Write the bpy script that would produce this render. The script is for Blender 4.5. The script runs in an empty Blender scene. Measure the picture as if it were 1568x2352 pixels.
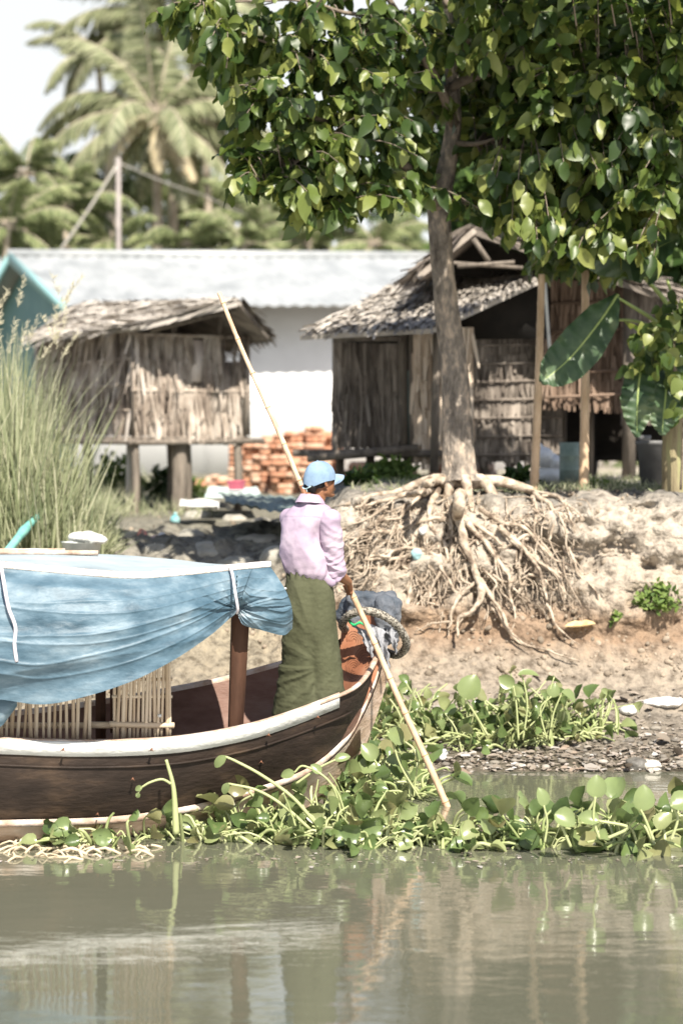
import bpy, math, random
import numpy as np
from mathutils import Vector, Matrix

# ------------------------------------------------------------------ camera, sky, sun, exposure
FPX, CX, HY, CY, CAMH = 4320.0, 784.0, 1000.0, 1176.0, 2.5      # focal length in reference pixels, horizon row, picture centre
PITCH = math.atan((CY - HY) / FPX)
scene = bpy.context.scene
cam_d = bpy.data.cameras.new('camera')
cam = bpy.data.objects.new('camera', cam_d)
scene.collection.objects.link(cam)
cam.location = (0, 0, CAMH)
cam.rotation_euler = (math.radians(90) - PITCH, 0, 0)
cam_d.sensor_fit = 'VERTICAL'
cam_d.sensor_height = 36
cam_d.lens = FPX / 2352 * 36
cam_d.clip_start = 0.1
cam_d.clip_end = 3000
cam_d.dof.use_dof = True
cam_d.dof.focus_distance = 12.45
cam_d.dof.aperture_fstop = 1.2
cam_d.dof.aperture_blades = 0
scene.camera = cam

SUN_EL, SUN_AZ = math.radians(50), math.radians(18)             # azimuth: to the right of straight behind the camera
sun_dir = Vector((math.sin(SUN_AZ) * math.cos(SUN_EL), -math.cos(SUN_AZ) * math.cos(SUN_EL), math.sin(SUN_EL)))
world = bpy.data.worlds.new("World")
scene.world = world
world.use_nodes = True
wn = world.node_tree.nodes
wl = world.node_tree.links
wn.clear()
sky = wn.new('ShaderNodeTexSky')
sky.sky_type = 'NISHITA'
sky.sun_disc = False
sky.sun_elevation = SUN_EL
sky.sun_rotation = math.pi - SUN_AZ
sky.air_density = 0.9
sky.dust_density = 1.0
sky.ozone_density = 0.6
bg = wn.new('ShaderNodeBackground')
bg.inputs['Strength'].default_value = 0.075
wo = wn.new('ShaderNodeOutputWorld')
veil = wn.new('ShaderNodeMix')                                      # thin white cloud veil over the blue
veil.data_type = 'RGBA'
tco = wn.new('ShaderNodeTexCoord'); sxyz = wn.new('ShaderNodeSeparateXYZ'); mrv = wn.new('ShaderNodeMapRange')   # thicker towards the horizon
mrv.inputs['From Min'].default_value = 0.25; mrv.inputs['From Max'].default_value = 0.45
mrv.inputs['To Min'].default_value = 0.92; mrv.inputs['To Max'].default_value = 0.0
wl.new(tco.outputs['Generated'], sxyz.inputs[0]); wl.new(sxyz.outputs['Z'], mrv.inputs['Value']); wl.new(mrv.outputs[0], veil.inputs[0])
veil.inputs[7].default_value = (6.7, 6.85, 6.8, 1)
wl.new(sky.outputs[0], veil.inputs[6])
wl.new(veil.outputs[2], bg.inputs[0])
wl.new(bg.outputs[0], wo.inputs[0])
sun_d = bpy.data.lights.new('sun', 'SUN')
sun_d.energy = 5.0
sun_d.angle = math.radians(0.5)
sun_d.color = (1.0, 0.93, 0.82)
sun = bpy.data.objects.new('sun', sun_d)
scene.collection.objects.link(sun)
sun.rotation_euler = sun_dir.to_track_quat('Z', 'Y').to_euler()
scene.view_settings.view_transform = 'Standard'
scene.view_settings.look = 'None'
scene.view_settings.gamma = 1
scene.view_settings.exposure = 1.05
scene.render.engine = 'CYCLES'
scene.cycles.max_bounces = 6
scene.cycles.diffuse_bounces = 3
scene.cycles.glossy_bounces = 3
scene.cycles.transmission_bounces = 3
scene.cycles.transparent_max_bounces = 4
scene.cycles.use_denoising = True

rng = np.random.default_rng(7)
random.seed(7)

# ------------------------------------------------------------------ helpers
def P(px, py, Y):
    """world point at depth Y seen at reference pixel (px, py)"""
    u = (px - CX) / FPX
    v = (CY - py) / FPX
    cy, sy = math.cos(PITCH), math.sin(PITCH)
    dy = cy + sy * v
    dz = -sy + cy * v
    return np.array([u * Y / dy, Y, CAMH + dz * Y / dy])

def PL(pts):
    return np.array([P(*p) for p in pts])

def _hash(ix, iy, iz):
    h = (ix * 374761393 + iy * 668265263 + iz * 2147483647 + 1013904223).astype(np.int64)
    h = (h ^ (h >> 13)) * 1274126177
    h = h & 0x7fffffff
    h = (h ^ (h >> 16)) & 0xffff
    return h / 32767.5 - 1.0

def vnoise(p):
    p = np.asarray(p, float)
    i = np.floor(p).astype(np.int64)
    f = p - i
    f = f * f * (3 - 2 * f)
    r = 0
    for dx in (0, 1):
        wx = f[..., 0] if dx else 1 - f[..., 0]
        for dy in (0, 1):
            wy = f[..., 1] if dy else 1 - f[..., 1]
            for dz in (0, 1):
                wz = f[..., 2] if dz else 1 - f[..., 2]
                r = r + wx * wy * wz * _hash(i[..., 0] + dx, i[..., 1] + dy, i[..., 2] + dz)
    return r

def fbm(p, o=4):
    p = np.asarray(p, float)
    a, s, t = 1.0, 0.0, 0.0
    for k in range(o):
        s = s + a * vnoise(p * (2 ** k) + 17.3 * k)
        t += a
        a *= .5
    return s / t

def smooth(a, b, x):
    t = np.clip((np.asarray(x, float) - a) / (b - a), 0, 1)
    return t * t * (3 - 2 * t)

def norm(v):
    v = np.asarray(v, float)
    return v / (np.linalg.norm(v, axis=-1, keepdims=True) + 1e-12)

def link(o, parent=None):
    scene.collection.objects.link(o)
    if parent is not None:
        o.parent = parent
    return o

class MB:
    """collects geometry in world space and links it as one mesh object"""
    def __init__(self):
        self.V, self.Q, self.T, self.n = [], [], [], 0
        self.N = []
    def add(self, V, F):
        V = np.asarray(V, float).reshape(-1, 3)
        if isinstance(F, np.ndarray):
            (self.Q if F.shape[1] == 4 else self.T).append(F + self.n)
        else:
            for f in F:
                self.N.append([i + self.n for i in f])
        self.V.append(V)
        self.n += len(V)
        return self
    def grid(self, G, close_u=False, close_v=False):
        G = np.asarray(G, float)
        a, b = G.shape[:2]
        ia = np.arange(a if close_u else a - 1)
        ib = np.arange(b if close_v else b - 1)
        A, B = np.meshgrid(ia, ib, indexing='ij')
        A2, B2 = (A + 1) % a, (B + 1) % b
        F = np.stack([A * b + B, A2 * b + B, A2 * b + B2, A * b + B2], -1).reshape(-1, 4)
        return self.add(G.reshape(-1, 3), F)
    def tube(self, pts, rad, n=8, cap=True, flat=1.0):
        pts = np.asarray(pts, float)
        k = len(pts)
        rad = np.broadcast_to(np.asarray(rad, float), (k,))
        tan = norm(np.gradient(pts, axis=0))
        ref = np.array([0, 0, 1.0]) if abs(tan[0][2]) < .9 else np.array([1.0, 0, 0])
        u = norm(np.cross(tan[0], ref))
        ang = np.linspace(0, 2 * math.pi, n, endpoint=False)
        G = np.zeros((k, n, 3))
        for i in range(k):
            u = u - tan[i] * np.dot(u, tan[i])
            u = norm(u)
            w = np.cross(tan[i], u)
            G[i] = pts[i] + rad[i] * (np.cos(ang)[:, None] * u + flat * np.sin(ang)[:, None] * w)
        base = self.n
        self.grid(G, close_v=True)
        if cap:
            self.N.append([base + j for j in range(n)])
            self.N.append([base + (k - 1) * n + j for j in reversed(range(n))])
        return self
    def box(self, c, s, ax=None):
        c = np.asarray(c, float)
        ax = np.eye(3) if ax is None else np.asarray(ax, float)
        V = []
        for dx in (-.5, .5):
            for dy in (-.5, .5):
                for dz in (-.5, .5):
                    V.append(c + ax[0] * dx * s[0] + ax[1] * dy * s[1] + ax[2] * dz * s[2])
        F = np.array([[0, 1, 3, 2], [4, 6, 7, 5], [0, 4, 5, 1], [2, 3, 7, 6], [0, 2, 6, 4], [1, 5, 7, 3]])
        return self.add(V, F)
    def ell(self, c, r, ax=None, nu=16, nv=10):
        ax = np.eye(3) if ax is None else np.asarray(ax, float)
        th = np.linspace(0, math.pi, nv + 1)
        ph = np.linspace(0, 2 * math.pi, nu, endpoint=False)
        TH, PH = np.meshgrid(th, ph, indexing='ij')
        X = np.stack([np.sin(TH) * np.cos(PH) * r[0], np.sin(TH) * np.sin(PH) * r[1], np.cos(TH) * r[2]], -1)
        return self.grid(np.asarray(c, float) + X @ ax, close_v=True)
    def cap(self, p0, p1, r0, r1, n=14):
        p0, p1 = np.asarray(p0, float), np.asarray(p1, float)
        d = norm(p1 - p0)
        pts, rr = [], []
        for a in np.linspace(-90, 0, 5):
            pts.append(p0 + d * r0 * math.sin(math.radians(a)))
            rr.append(max(r0 * math.cos(math.radians(a)), 1e-4))
        for a in np.linspace(0, 90, 5):
            pts.append(p1 + d * r1 * math.sin(math.radians(a)))
            rr.append(max(r1 * math.cos(math.radians(a)), 1e-4))
        return self.tube(pts, rr, n)
    def slab(self, G, off):
        """closed slab: grid G and the same grid moved by off"""
        G = np.asarray(G, float)
        H = G + np.asarray(off, float)
        self.grid(G)
        self.grid(H)
        a, b = G.shape[:2]
        self.grid(np.stack([G[0], H[0]], 0)); self.grid(np.stack([G[-1], H[-1]], 0))
        self.grid(np.stack([G[:, 0], H[:, 0]], 0)); self.grid(np.stack([G[:, -1], H[:, -1]], 0))
        return self
    def mesh(self, name, origin):
        V = np.concatenate(self.V) - np.asarray(origin, float)
        me = bpy.data.meshes.new(name)
        me.vertices.add(len(V))
        me.vertices.foreach_set('co', V.astype(np.float32).ravel())
        idx, tot = [], []
        for L, k in ((self.Q, 4), (self.T, 3)):
            if L:
                A = np.concatenate(L)
                idx.append(A.ravel())
                tot.append(np.full(len(A), k))
        for f in self.N:
            idx.append(np.array(f)); tot.append(np.array([len(f)]))
        idx = np.concatenate(idx); tot = np.concatenate(tot)
        me.loops.add(len(idx))
        me.loops.foreach_set('vertex_index', idx.astype(np.int32))
        me.polygons.add(len(tot))
        st = np.concatenate([[0], np.cumsum(tot)[:-1]])
        me.polygons.foreach_set('loop_start', st.astype(np.int32))
        me.polygons.foreach_set('loop_total', tot.astype(np.int32))
        me.update(calc_edges=True)
        me.validate()
        return me
    def build(self, name, m, parent=None, smooth_=True, origin=None):
        if origin is None:
            if parent is not None:
                origin = wloc(parent)
            else:
                A = np.concatenate(self.V)
                lo, hi = A.min(0), A.max(0)
                origin = ((lo[0] + hi[0]) / 2, (lo[1] + hi[1]) / 2, lo[2])
        me = self.mesh(name, origin)
        if smooth_:
            me.polygons.foreach_set('use_smooth', np.ones(len(me.polygons), bool))
        o = bpy.data.objects.new(name, me)
        if parent is None:
            o.location = origin
        me.materials.append(m)
        link(o, parent)
        return o

def wloc(o):
    p = np.zeros(3)
    while o is not None:
        p = p + np.array(o.location)
        o = o.parent
    return p

def tag(o, label=None, cat=None, group=None, kind=None):
    if label: o['label'] = label
    if cat: o['category'] = cat
    if group: o['group'] = group
    if kind: o['kind'] = kind
    return o

def thing(name, label, cat, loc, group=None):
    o = bpy.data.objects.new(name, None)
    o.empty_display_size = .2
    o.location = tuple(loc)
    link(o)
    return tag(o, label, cat, group)

def remesh(mb, name, m, parent, voxel, sm=4, disp=None):
    """fuses overlapping shapes into one continuous skin"""
    o = mb.build(name, m, parent)
    r = o.modifiers.new('r', 'REMESH'); r.mode = 'VOXEL'; r.voxel_size = voxel
    s = o.modifiers.new('s', 'SMOOTH'); s.iterations = sm; s.factor = .6
    dg = bpy.context.evaluated_depsgraph_get()
    me = bpy.data.meshes.new_from_object(o.evaluated_get(dg))
    o.modifiers.clear()
    o.data = me
    n = len(me.vertices)
    if disp is not None:
        co = np.zeros(n * 3, np.float32); me.vertices.foreach_get('co', co); co = co.reshape(-1, 3)
        nn = np.zeros(n * 3, np.float32); me.vertices.foreach_get('normal', nn); nn = nn.reshape(-1, 3)
        w = co + wloc(o)
        co = co + nn * disp(w)[:, None]
        me.vertices.foreach_set('co', co.astype(np.float32).ravel())
        me.update()
    me.polygons.foreach_set('use_smooth', np.ones(len(me.polygons), bool))
    if not me.materials: me.materials.append(m)
    return o

# ------------------------------------------------------------------ leaves
def leaf_cloud(mb, pos, d, nrm, L, W, prof=None, curve=.15, fold=.12, simple=False, wav=0):
    pos = np.asarray(pos, float); N = len(pos)
    if N == 0: return mb
    d = norm(d)
    nrm = np.asarray(nrm, float)
    nrm = norm(nrm - d * (nrm * d).sum(-1, keepdims=True))
    s = np.cross(d, nrm)
    L = np.broadcast_to(L, (N,)).reshape(N, 1, 1); W = np.broadcast_to(W, (N,)).reshape(N, 1, 1)
    if prof is None: prof = [(0, .08), (.25, .8), (.55, 1.0), (.82, .62), (1, .04)]
    t = np.array([p[0] for p in prof]); w = np.array([p[1] for p in prof]) * .5
    cols = (-1, 1) if simple else (-1, 0, 1)
    curve = np.broadcast_to(curve, (N,)).reshape(N, 1, 1)
    rows = []
    for c in cols:
        x = t[None, :, None] * L * d[:, None, :]
        y = c * w[None, :, None] * W * s[:, None, :]
        z = (-curve * (t ** 2)[None, :, None] * L + abs(c) * fold * w[None, :, None] * W * 2) * nrm[:, None, :]
        if wav: z = z + (rng.normal(0, wav, (N, len(t), 1)) * (.35 + abs(c)) * W * w[None, :, None]) * nrm[:, None, :]
        rows.append(pos[:, None, :] + x + y + z)
    G = np.stack(rows, 2)                       # N, rows, cols, 3
    a, b = len(t), len(cols)
    A, B = np.meshgrid(np.arange(a - 1), np.arange(b - 1), indexing='ij')
    f = np.stack([A * b + B, A * b + B + 1, (A + 1) * b + B + 1, (A + 1) * b + B], -1).reshape(-1, 4)
    F = (f[None] + (np.arange(N) * a * b)[:, None, None]).reshape(-1, 4)
    return mb.add(G.reshape(-1, 3), F)

STRAP = [(0, .9), (.5, 1.0), (1, .55)]
def thatch(mb, A, B, C, D, out, rows, step, blen, bw, jit=.12, lift=.03, back=True, thick=.03, seed=0, uniform=False, skip=None, vj=.3):
    """A,B = bottom corners, C,D = top corners (B under C). Overlapping rows of leaf blades hanging towards A-B."""
    r = np.random.default_rng(seed)
    A, B, C, D = [np.asarray(v, float) for v in (A, B, C, D)]
    out = norm(out)
    if back:
        G = np.array([[D - out * .01, C - out * .01], [A - out * .01, B - out * .01]])
        mb.slab(G, -out * thick)
    wid = (np.linalg.norm(B - A) + np.linalg.norm(C - D)) / 2
    n = max(3, int(wid / step))
    for j in range(rows):
        v0 = 1 - (j + 0.0) / rows
        u = (np.arange(n) + r.uniform(-.5, .5, n)) / n
        u = np.clip(u, 0.0, 1.0)
        v = v0 + r.uniform(-vj, vj, n) / rows
        v = np.clip(v, 0, 1)
        if skip is not None:
            keep = ~skip(u, v); u, v = u[keep], v[keep]
        n_ = len(u)
        bot = A + (B - A) * u[:, None]; top = D + (C - D) * u[:, None]
        p = bot + (top - bot) * v[:, None] + out * (r.uniform(.0, lift, n_))[:, None]
        dn = norm(bot - top) + r.normal(0, jit, (n_, 3)) + out * r.uniform(-.01, .10, n_)[:, None]
        ln = blen * r.uniform(.75, 1.25, n_)
        if uniform: ln = np.minimum(ln, np.linalg.norm(p - bot, axis=1) + .08)
        nr = out + r.normal(0, .35, (n_, 3))
        leaf_cloud(mb, p, dn, nr, ln, bw * r.uniform(.6, 1.4, n_), STRAP, curve=.02, fold=.1, simple=True)
    return mb

# ------------------------------------------------------------------ materials
def rgb(c): return (c[0], c[1], c[2], 1)

def mat(name, cols, scale=4, rough=.8, bump=0, bscale=None, stretch=(1, 1, 1), island=None, islfac=.5, spec=.3, metallic=0,
        trans=0, detail=6, lo=.3, hi=.7, bdist=.02, wave=None, coat=0, mid=None):
    m = bpy.data.materials.new(name)
    m.use_nodes = True
    nt = m.node_tree; N = nt.nodes; Lk = nt.links
    b = N['Principled BSDF']
    tc = N.new('ShaderNodeTexCoord'); mp = N.new('ShaderNodeMapping')
    mp.inputs['Scale'].default_value = stretch
    Lk.new(tc.outputs['Object'], mp.inputs[0])
    nz = N.new('ShaderNodeTexNoise'); nz.inputs['Scale'].default_value = scale; nz.inputs['Detail'].default_value = detail
    nz.inputs['Roughness'].default_value = .62
    Lk.new(mp.outputs[0], nz.inputs['Vector'])
    rp = N.new('ShaderNodeValToRGB')
    e = rp.color_ramp.elements
    e[0].position = lo; e[0].color = rgb(cols[0])
    e[1].position = hi; e[1].color = rgb(cols[-1])
    for k, c in enumerate(cols[1:-1]):
        q = e.new(lo + (hi - lo) * (k + 1) / (len(cols) - 1)); q.color = rgb(c)
    Lk.new(nz.outputs['Fac'], rp.inputs[0])
    out = rp.outputs[0]
    if island:
        g = N.new('ShaderNodeNewGeometry'); ri = N.new('ShaderNodeValToRGB')
        e = ri.color_ramp.elements
        e[0].position = 0; e[0].color = rgb(island[0]); e[1].position = 1; e[1].color = rgb(island[-1])
        for k, c in enumerate(island[1:-1]):
            q = e.new((k + 1) / (len(island) - 1)); q.color = rgb(c)
        Lk.new(g.outputs['Random Per Island'], ri.inputs[0])
        mx = N.new('ShaderNodeMix'); mx.data_type = 'RGBA'; mx.inputs[0].default_value = islfac
        Lk.new(out, mx.inputs[6]); Lk.new(ri.outputs[0], mx.inputs[7])
        out = mx.outputs[2]
    Lk.new(out, b.inputs['Base Color'])
    b.inputs['Roughness'].default_value = rough
    b.inputs['Specular IOR Level'].default_value = spec
    b.inputs['Metallic'].default_value = metallic
    if coat: b.inputs['Coat Weight'].default_value = coat
    if bump:
        bn = N.new('ShaderNodeTexNoise'); bn.inputs['Scale'].default_value = bscale or scale * 4
        bn.inputs['Detail'].default_value = 5
        Lk.new(mp.outputs[0], bn.inputs['Vector'])
        bp = N.new('ShaderNodeBump'); bp.inputs['Strength'].default_value = bump; bp.inputs['Distance'].default_value = bdist
        h = bn.outputs['Fac']
        if wave:
            wv = N.new('ShaderNodeTexWave'); wv.bands_direction = wave[0]; wv.inputs['Scale'].default_value = wave[1]
            wv.inputs['Distortion'].default_value = wave[2]
            Lk.new(tc.outputs['Object'], wv.inputs['Vector'])
            ad = N.new('ShaderNodeMath'); ad.operation = 'ADD'
            Lk.new(h, ad.inputs[0]); Lk.new(wv.outputs['Fac'], ad.inputs[1]); h = ad.outputs[0]
        Lk.new(h, bp.inputs['Height']); Lk.new(bp.outputs[0], b.inputs['Normal'])
    if trans:
        tr = N.new('ShaderNodeBsdfTranslucent'); ms = N.new('ShaderNodeMixShader'); ms.inputs[0].default_value = trans
        hs = N.new('ShaderNodeHueSaturation'); hs.inputs['Value'].default_value = 1.5; hs.inputs['Saturation'].default_value = 1.1
        Lk.new(out, hs.inputs['Color']); Lk.new(hs.outputs[0], tr.inputs[0])
        Lk.new(b.outputs[0], ms.inputs[1]); Lk.new(tr.outputs[0], ms.inputs[2])
        Lk.new(ms.outputs[0], N['Material Output'].inputs[0])
    return m
# ------------------------------------------------------------------ palette
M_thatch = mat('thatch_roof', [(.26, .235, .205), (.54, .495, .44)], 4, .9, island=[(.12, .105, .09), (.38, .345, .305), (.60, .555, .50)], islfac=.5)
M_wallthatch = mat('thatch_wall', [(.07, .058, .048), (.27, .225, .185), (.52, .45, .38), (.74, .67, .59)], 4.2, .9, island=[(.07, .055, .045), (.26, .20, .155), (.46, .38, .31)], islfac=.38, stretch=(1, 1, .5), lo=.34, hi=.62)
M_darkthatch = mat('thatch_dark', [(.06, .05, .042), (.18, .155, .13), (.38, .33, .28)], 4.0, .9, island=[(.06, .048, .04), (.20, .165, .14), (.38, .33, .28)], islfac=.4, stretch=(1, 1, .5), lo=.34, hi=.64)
M_brownthatch = mat('thatch_brown', [(.10, .07, .05), (.28, .20, .15)], 3.5, .9, island=[(.07, .045, .03), (.20, .135, .095), (.34, .25, .19)], islfac=.6)
M_post = mat('post_wood', [(.10, .085, .07), (.26, .22, .18)], 6, .85, bump=.5, stretch=(3, 3, .4))
M_bamboo = mat('bamboo', [(.55, .36, .17), (.78, .60, .36)], 7, .5, bump=.15, stretch=(2, 2, .6), spec=.4)
M_oldbamboo = mat('weathered_bamboo', [(.42, .29, .18), (.66, .50, .35)], 7, .7, bump=.3, stretch=(2, 2, .6))
M_pole = mat('pole_bamboo', [(.42, .25, .15), (.62, .44, .29), (.70, .54, .39)], 5, .45, bump=.15, stretch=(3, 3, 1), spec=.45)
M_shade = mat('gap_shade', [(.012, .011, .01), (.03, .025, .02)], 3, .95)  # near-black colour standing in for shade in the hut openings
M_bark = mat('bark', [(.07, .058, .048), (.22, .19, .16), (.54, .43, .33)], 8, .9, bump=1.0, bscale=22, stretch=(1.6, 1.6, .7), bdist=.03)
M_root = mat('root_bark', [(.13, .095, .07), (.36, .29, .22), (.52, .44, .35)], 9, .9, bump=1.0, bscale=34, lo=.36, hi=.6, bdist=.015)
M_leaf = mat('leaf', [(.04, .072, .018), (.10, .14, .035)], 1.3, .40, island=[(.012, .030, .010), (.04, .075, .018), (.09, .135, .03), (.17, .21, .05), (.33, .35, .10)], islfac=.75, spec=.45, trans=.34)  # wide leaf-to-leaf range puts sunlit highlights and shaded gaps into the colour
M_darkleaf = mat('dark_leaf', [(.02, .045, .012), (.05, .09, .02)], 1.0, .5, island=[(.012, .03, .008), (.04, .075, .015), (.09, .14, .03)], islfac=.6, spec=.3, trans=.15)
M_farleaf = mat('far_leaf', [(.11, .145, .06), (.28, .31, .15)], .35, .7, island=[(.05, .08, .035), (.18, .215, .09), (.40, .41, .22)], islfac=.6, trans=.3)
M_palm = mat('palm_frond', [(.14, .165, .085), (.33, .345, .20)], .5, .6, island=[(.10, .125, .065), (.29, .31, .175), (.52, .51, .36)], islfac=.6, trans=.3)  # washed-out paleness of distance haze is put into the frond colours
M_drypalm = mat('dry_frond', [(.42, .36, .22), (.60, .52, .36)], .5, .7, island=[(.36, .30, .18), (.60, .54, .38)], islfac=.5, trans=.3)
M_palmtrunk = mat('palm_trunk', [(.30, .25, .19), (.50, .43, .34)], 2, .9, bump=.4)
M_reed = mat('reed', [(.17, .20, .10), (.34, .35, .23)], 1.5, .6, island=[(.07, .095, .045), (.20, .23, .12), (.36, .37, .23), (.54, .51, .38)], islfac=.65, trans=.3)
M_hyl = mat('hyacinth_leaf', [(.06, .10, .03), (.16, .22, .07)], 9, .26, island=[(.035, .065, .022), (.12, .17, .06), (.20, .26, .11), (.34, .36, .18), (.24, .19, .10)], islfac=.65, spec=.5, trans=.22)
M_hys = mat('hyacinth_stalk', [(.28, .34, .13), (.50, .53, .28)], 5, .4, island=[(.20, .27, .09), (.42, .46, .22), (.60, .60, .38)], islfac=.5, trans=.15)
M_banana = mat('banana_leaf', [(.032, .062, .028), (.055, .095, .042), (.16, .20, .10)], 5, .42, spec=.4, bump=.3, bscale=20, trans=.15, lo=.35, hi=.75, detail=2)  # palest tone paints patches of dappled sun on the leaves
M_bananarib = mat('banana_rib', [(.22, .30, .09), (.34, .40, .15)], 4, .5)
M_shrub = mat('shrub_leaf', [(.05, .10, .02), (.14, .20, .05)], 3, .6, island=[(.04, .08, .02), (.15, .22, .05), (.26, .32, .1)], islfac=.6, trans=.25)

# ------------------------------------------------------------------ ground
YL = [-2, 12.0, 13.2, 13.9, 14.8, 15.6, 16.2, 17, 18, 20, 24, 40, 90, 900]
ZL = [-1.5, -.9, -.25, 0, .25, .50, .80, 1.16, 1.40, 1.52, 1.56, 1.66, 1.7, 1.7]
YR = [-2, 12.0, 13.2, 13.9, 14.4, 15.0, 15.6, 15.95, 16.1, 16.28, 16.5, 17.2, 20, 40, 90, 900]
ZR = [-1.5, -.9, -.25, 0, .10, .25, .45, .78, 1.28, 1.72, 1.92, 2.02, 2.02, 1.68, 1.7, 1.7]
def terr(x, y):
    x = np.asarray(x, float); y = np.asarray(y, float)
    w = smooth(-.75, .15, x)
    yy = y + .10 * vnoise(np.stack([x * 1.3, x * 0 + 3, x * 0], -1)) * smooth(14.5, 15.5, y) * (1 - smooth(17, 19, y))
    z = np.interp(yy, YL, ZL) * (1 - w) + np.interp(yy, YR, ZR) * w
    return z

def hit(px, py, lift=0.0):
    """where the ray through a reference pixel meets the ground"""
    Y = np.arange(12.5, 95, .02)
    C = P(px, py, 1.0) - np.array([0, 0, CAMH])
    X = C[0] * Y; Z = CAMH + C[2] * Y
    k = np.argmax(terr(X, Y) >= Z)
    if terr(X[k], Y[k]) < Z[k]: k = len(Y) - 1
    return np.array([X[k], Y[k], float(terr(X[k], Y[k])) + lift])

def axis_pts(segs):
    out = []
    for a, b, s in segs:
        out.append(np.arange(a, b, s))
    out.append(np.array([segs[-1][1]]))
    return np.concatenate(out)
gx = axis_pts([(-700, -60, 80), (-60, -12, 4), (-12, -4, .5), (-4, 4.4, .028), (4.4, 12, .5), (12, 60, 4), (60, 700, 80)])
gy = axis_pts([(-2, 12, 2), (12, 13.6, .2), (13.6, 15.4, .03), (15.4, 16.7, .016), (16.7, 18.5, .04), (18.5, 26, .15), (26, 60, 2), (60, 900, 60)])
GX, GY = np.meshgrid(gx, gy, indexing='ij')
GZ = terr(GX, GY)
def lumps(X, Y, Z):
    """clods, hollows and cracks of the eroded bank, as an offset of the surface"""
    m = smooth(14.2, 15.2, Y) * (1 - smooth(18.5, 22, Y))
    right = smooth(-.75, .15, X)
    steep = smooth(.7, 1.0, Z) * (1 - smooth(1.9, 2.0, Z)) * right
    q = np.stack([X, Y * .5, Z], -1)
    n1 = fbm(q * 2.2, 3); n2 = fbm(q * np.array([6, 3, 8]) + 9, 3); n3 = 1 - np.abs(fbm(q * np.array([9, 5, 12]) + 31, 3)) * 2
    amp = .05 + .13 * steep + .11 * (1 - right) * smooth(.12, .4, Z)
    d = m * amp * (n1 * .9 + n2 * .8 + n3 * .25)
    holes = smooth(.34, .56, vnoise(q * np.array([4.2, 2, 6.5]) + 51)) * steep * .16
    fine = (.014 + .020 * steep) * fbm(q * np.array([20, 12, 26]), 3) * smooth(13.7, 14.3, Y) * (1 - smooth(18, 20, Y))
    return d - holes + fine, steep
LD, ST = lumps(GX, GY, GZ)
TX = GX; TY = GY - LD * (.9 * ST + .2); TZ = GZ + LD * (1 - .75 * ST)
g = MB(); g.grid(np.stack([TX, TY, TZ], -1))

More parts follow.
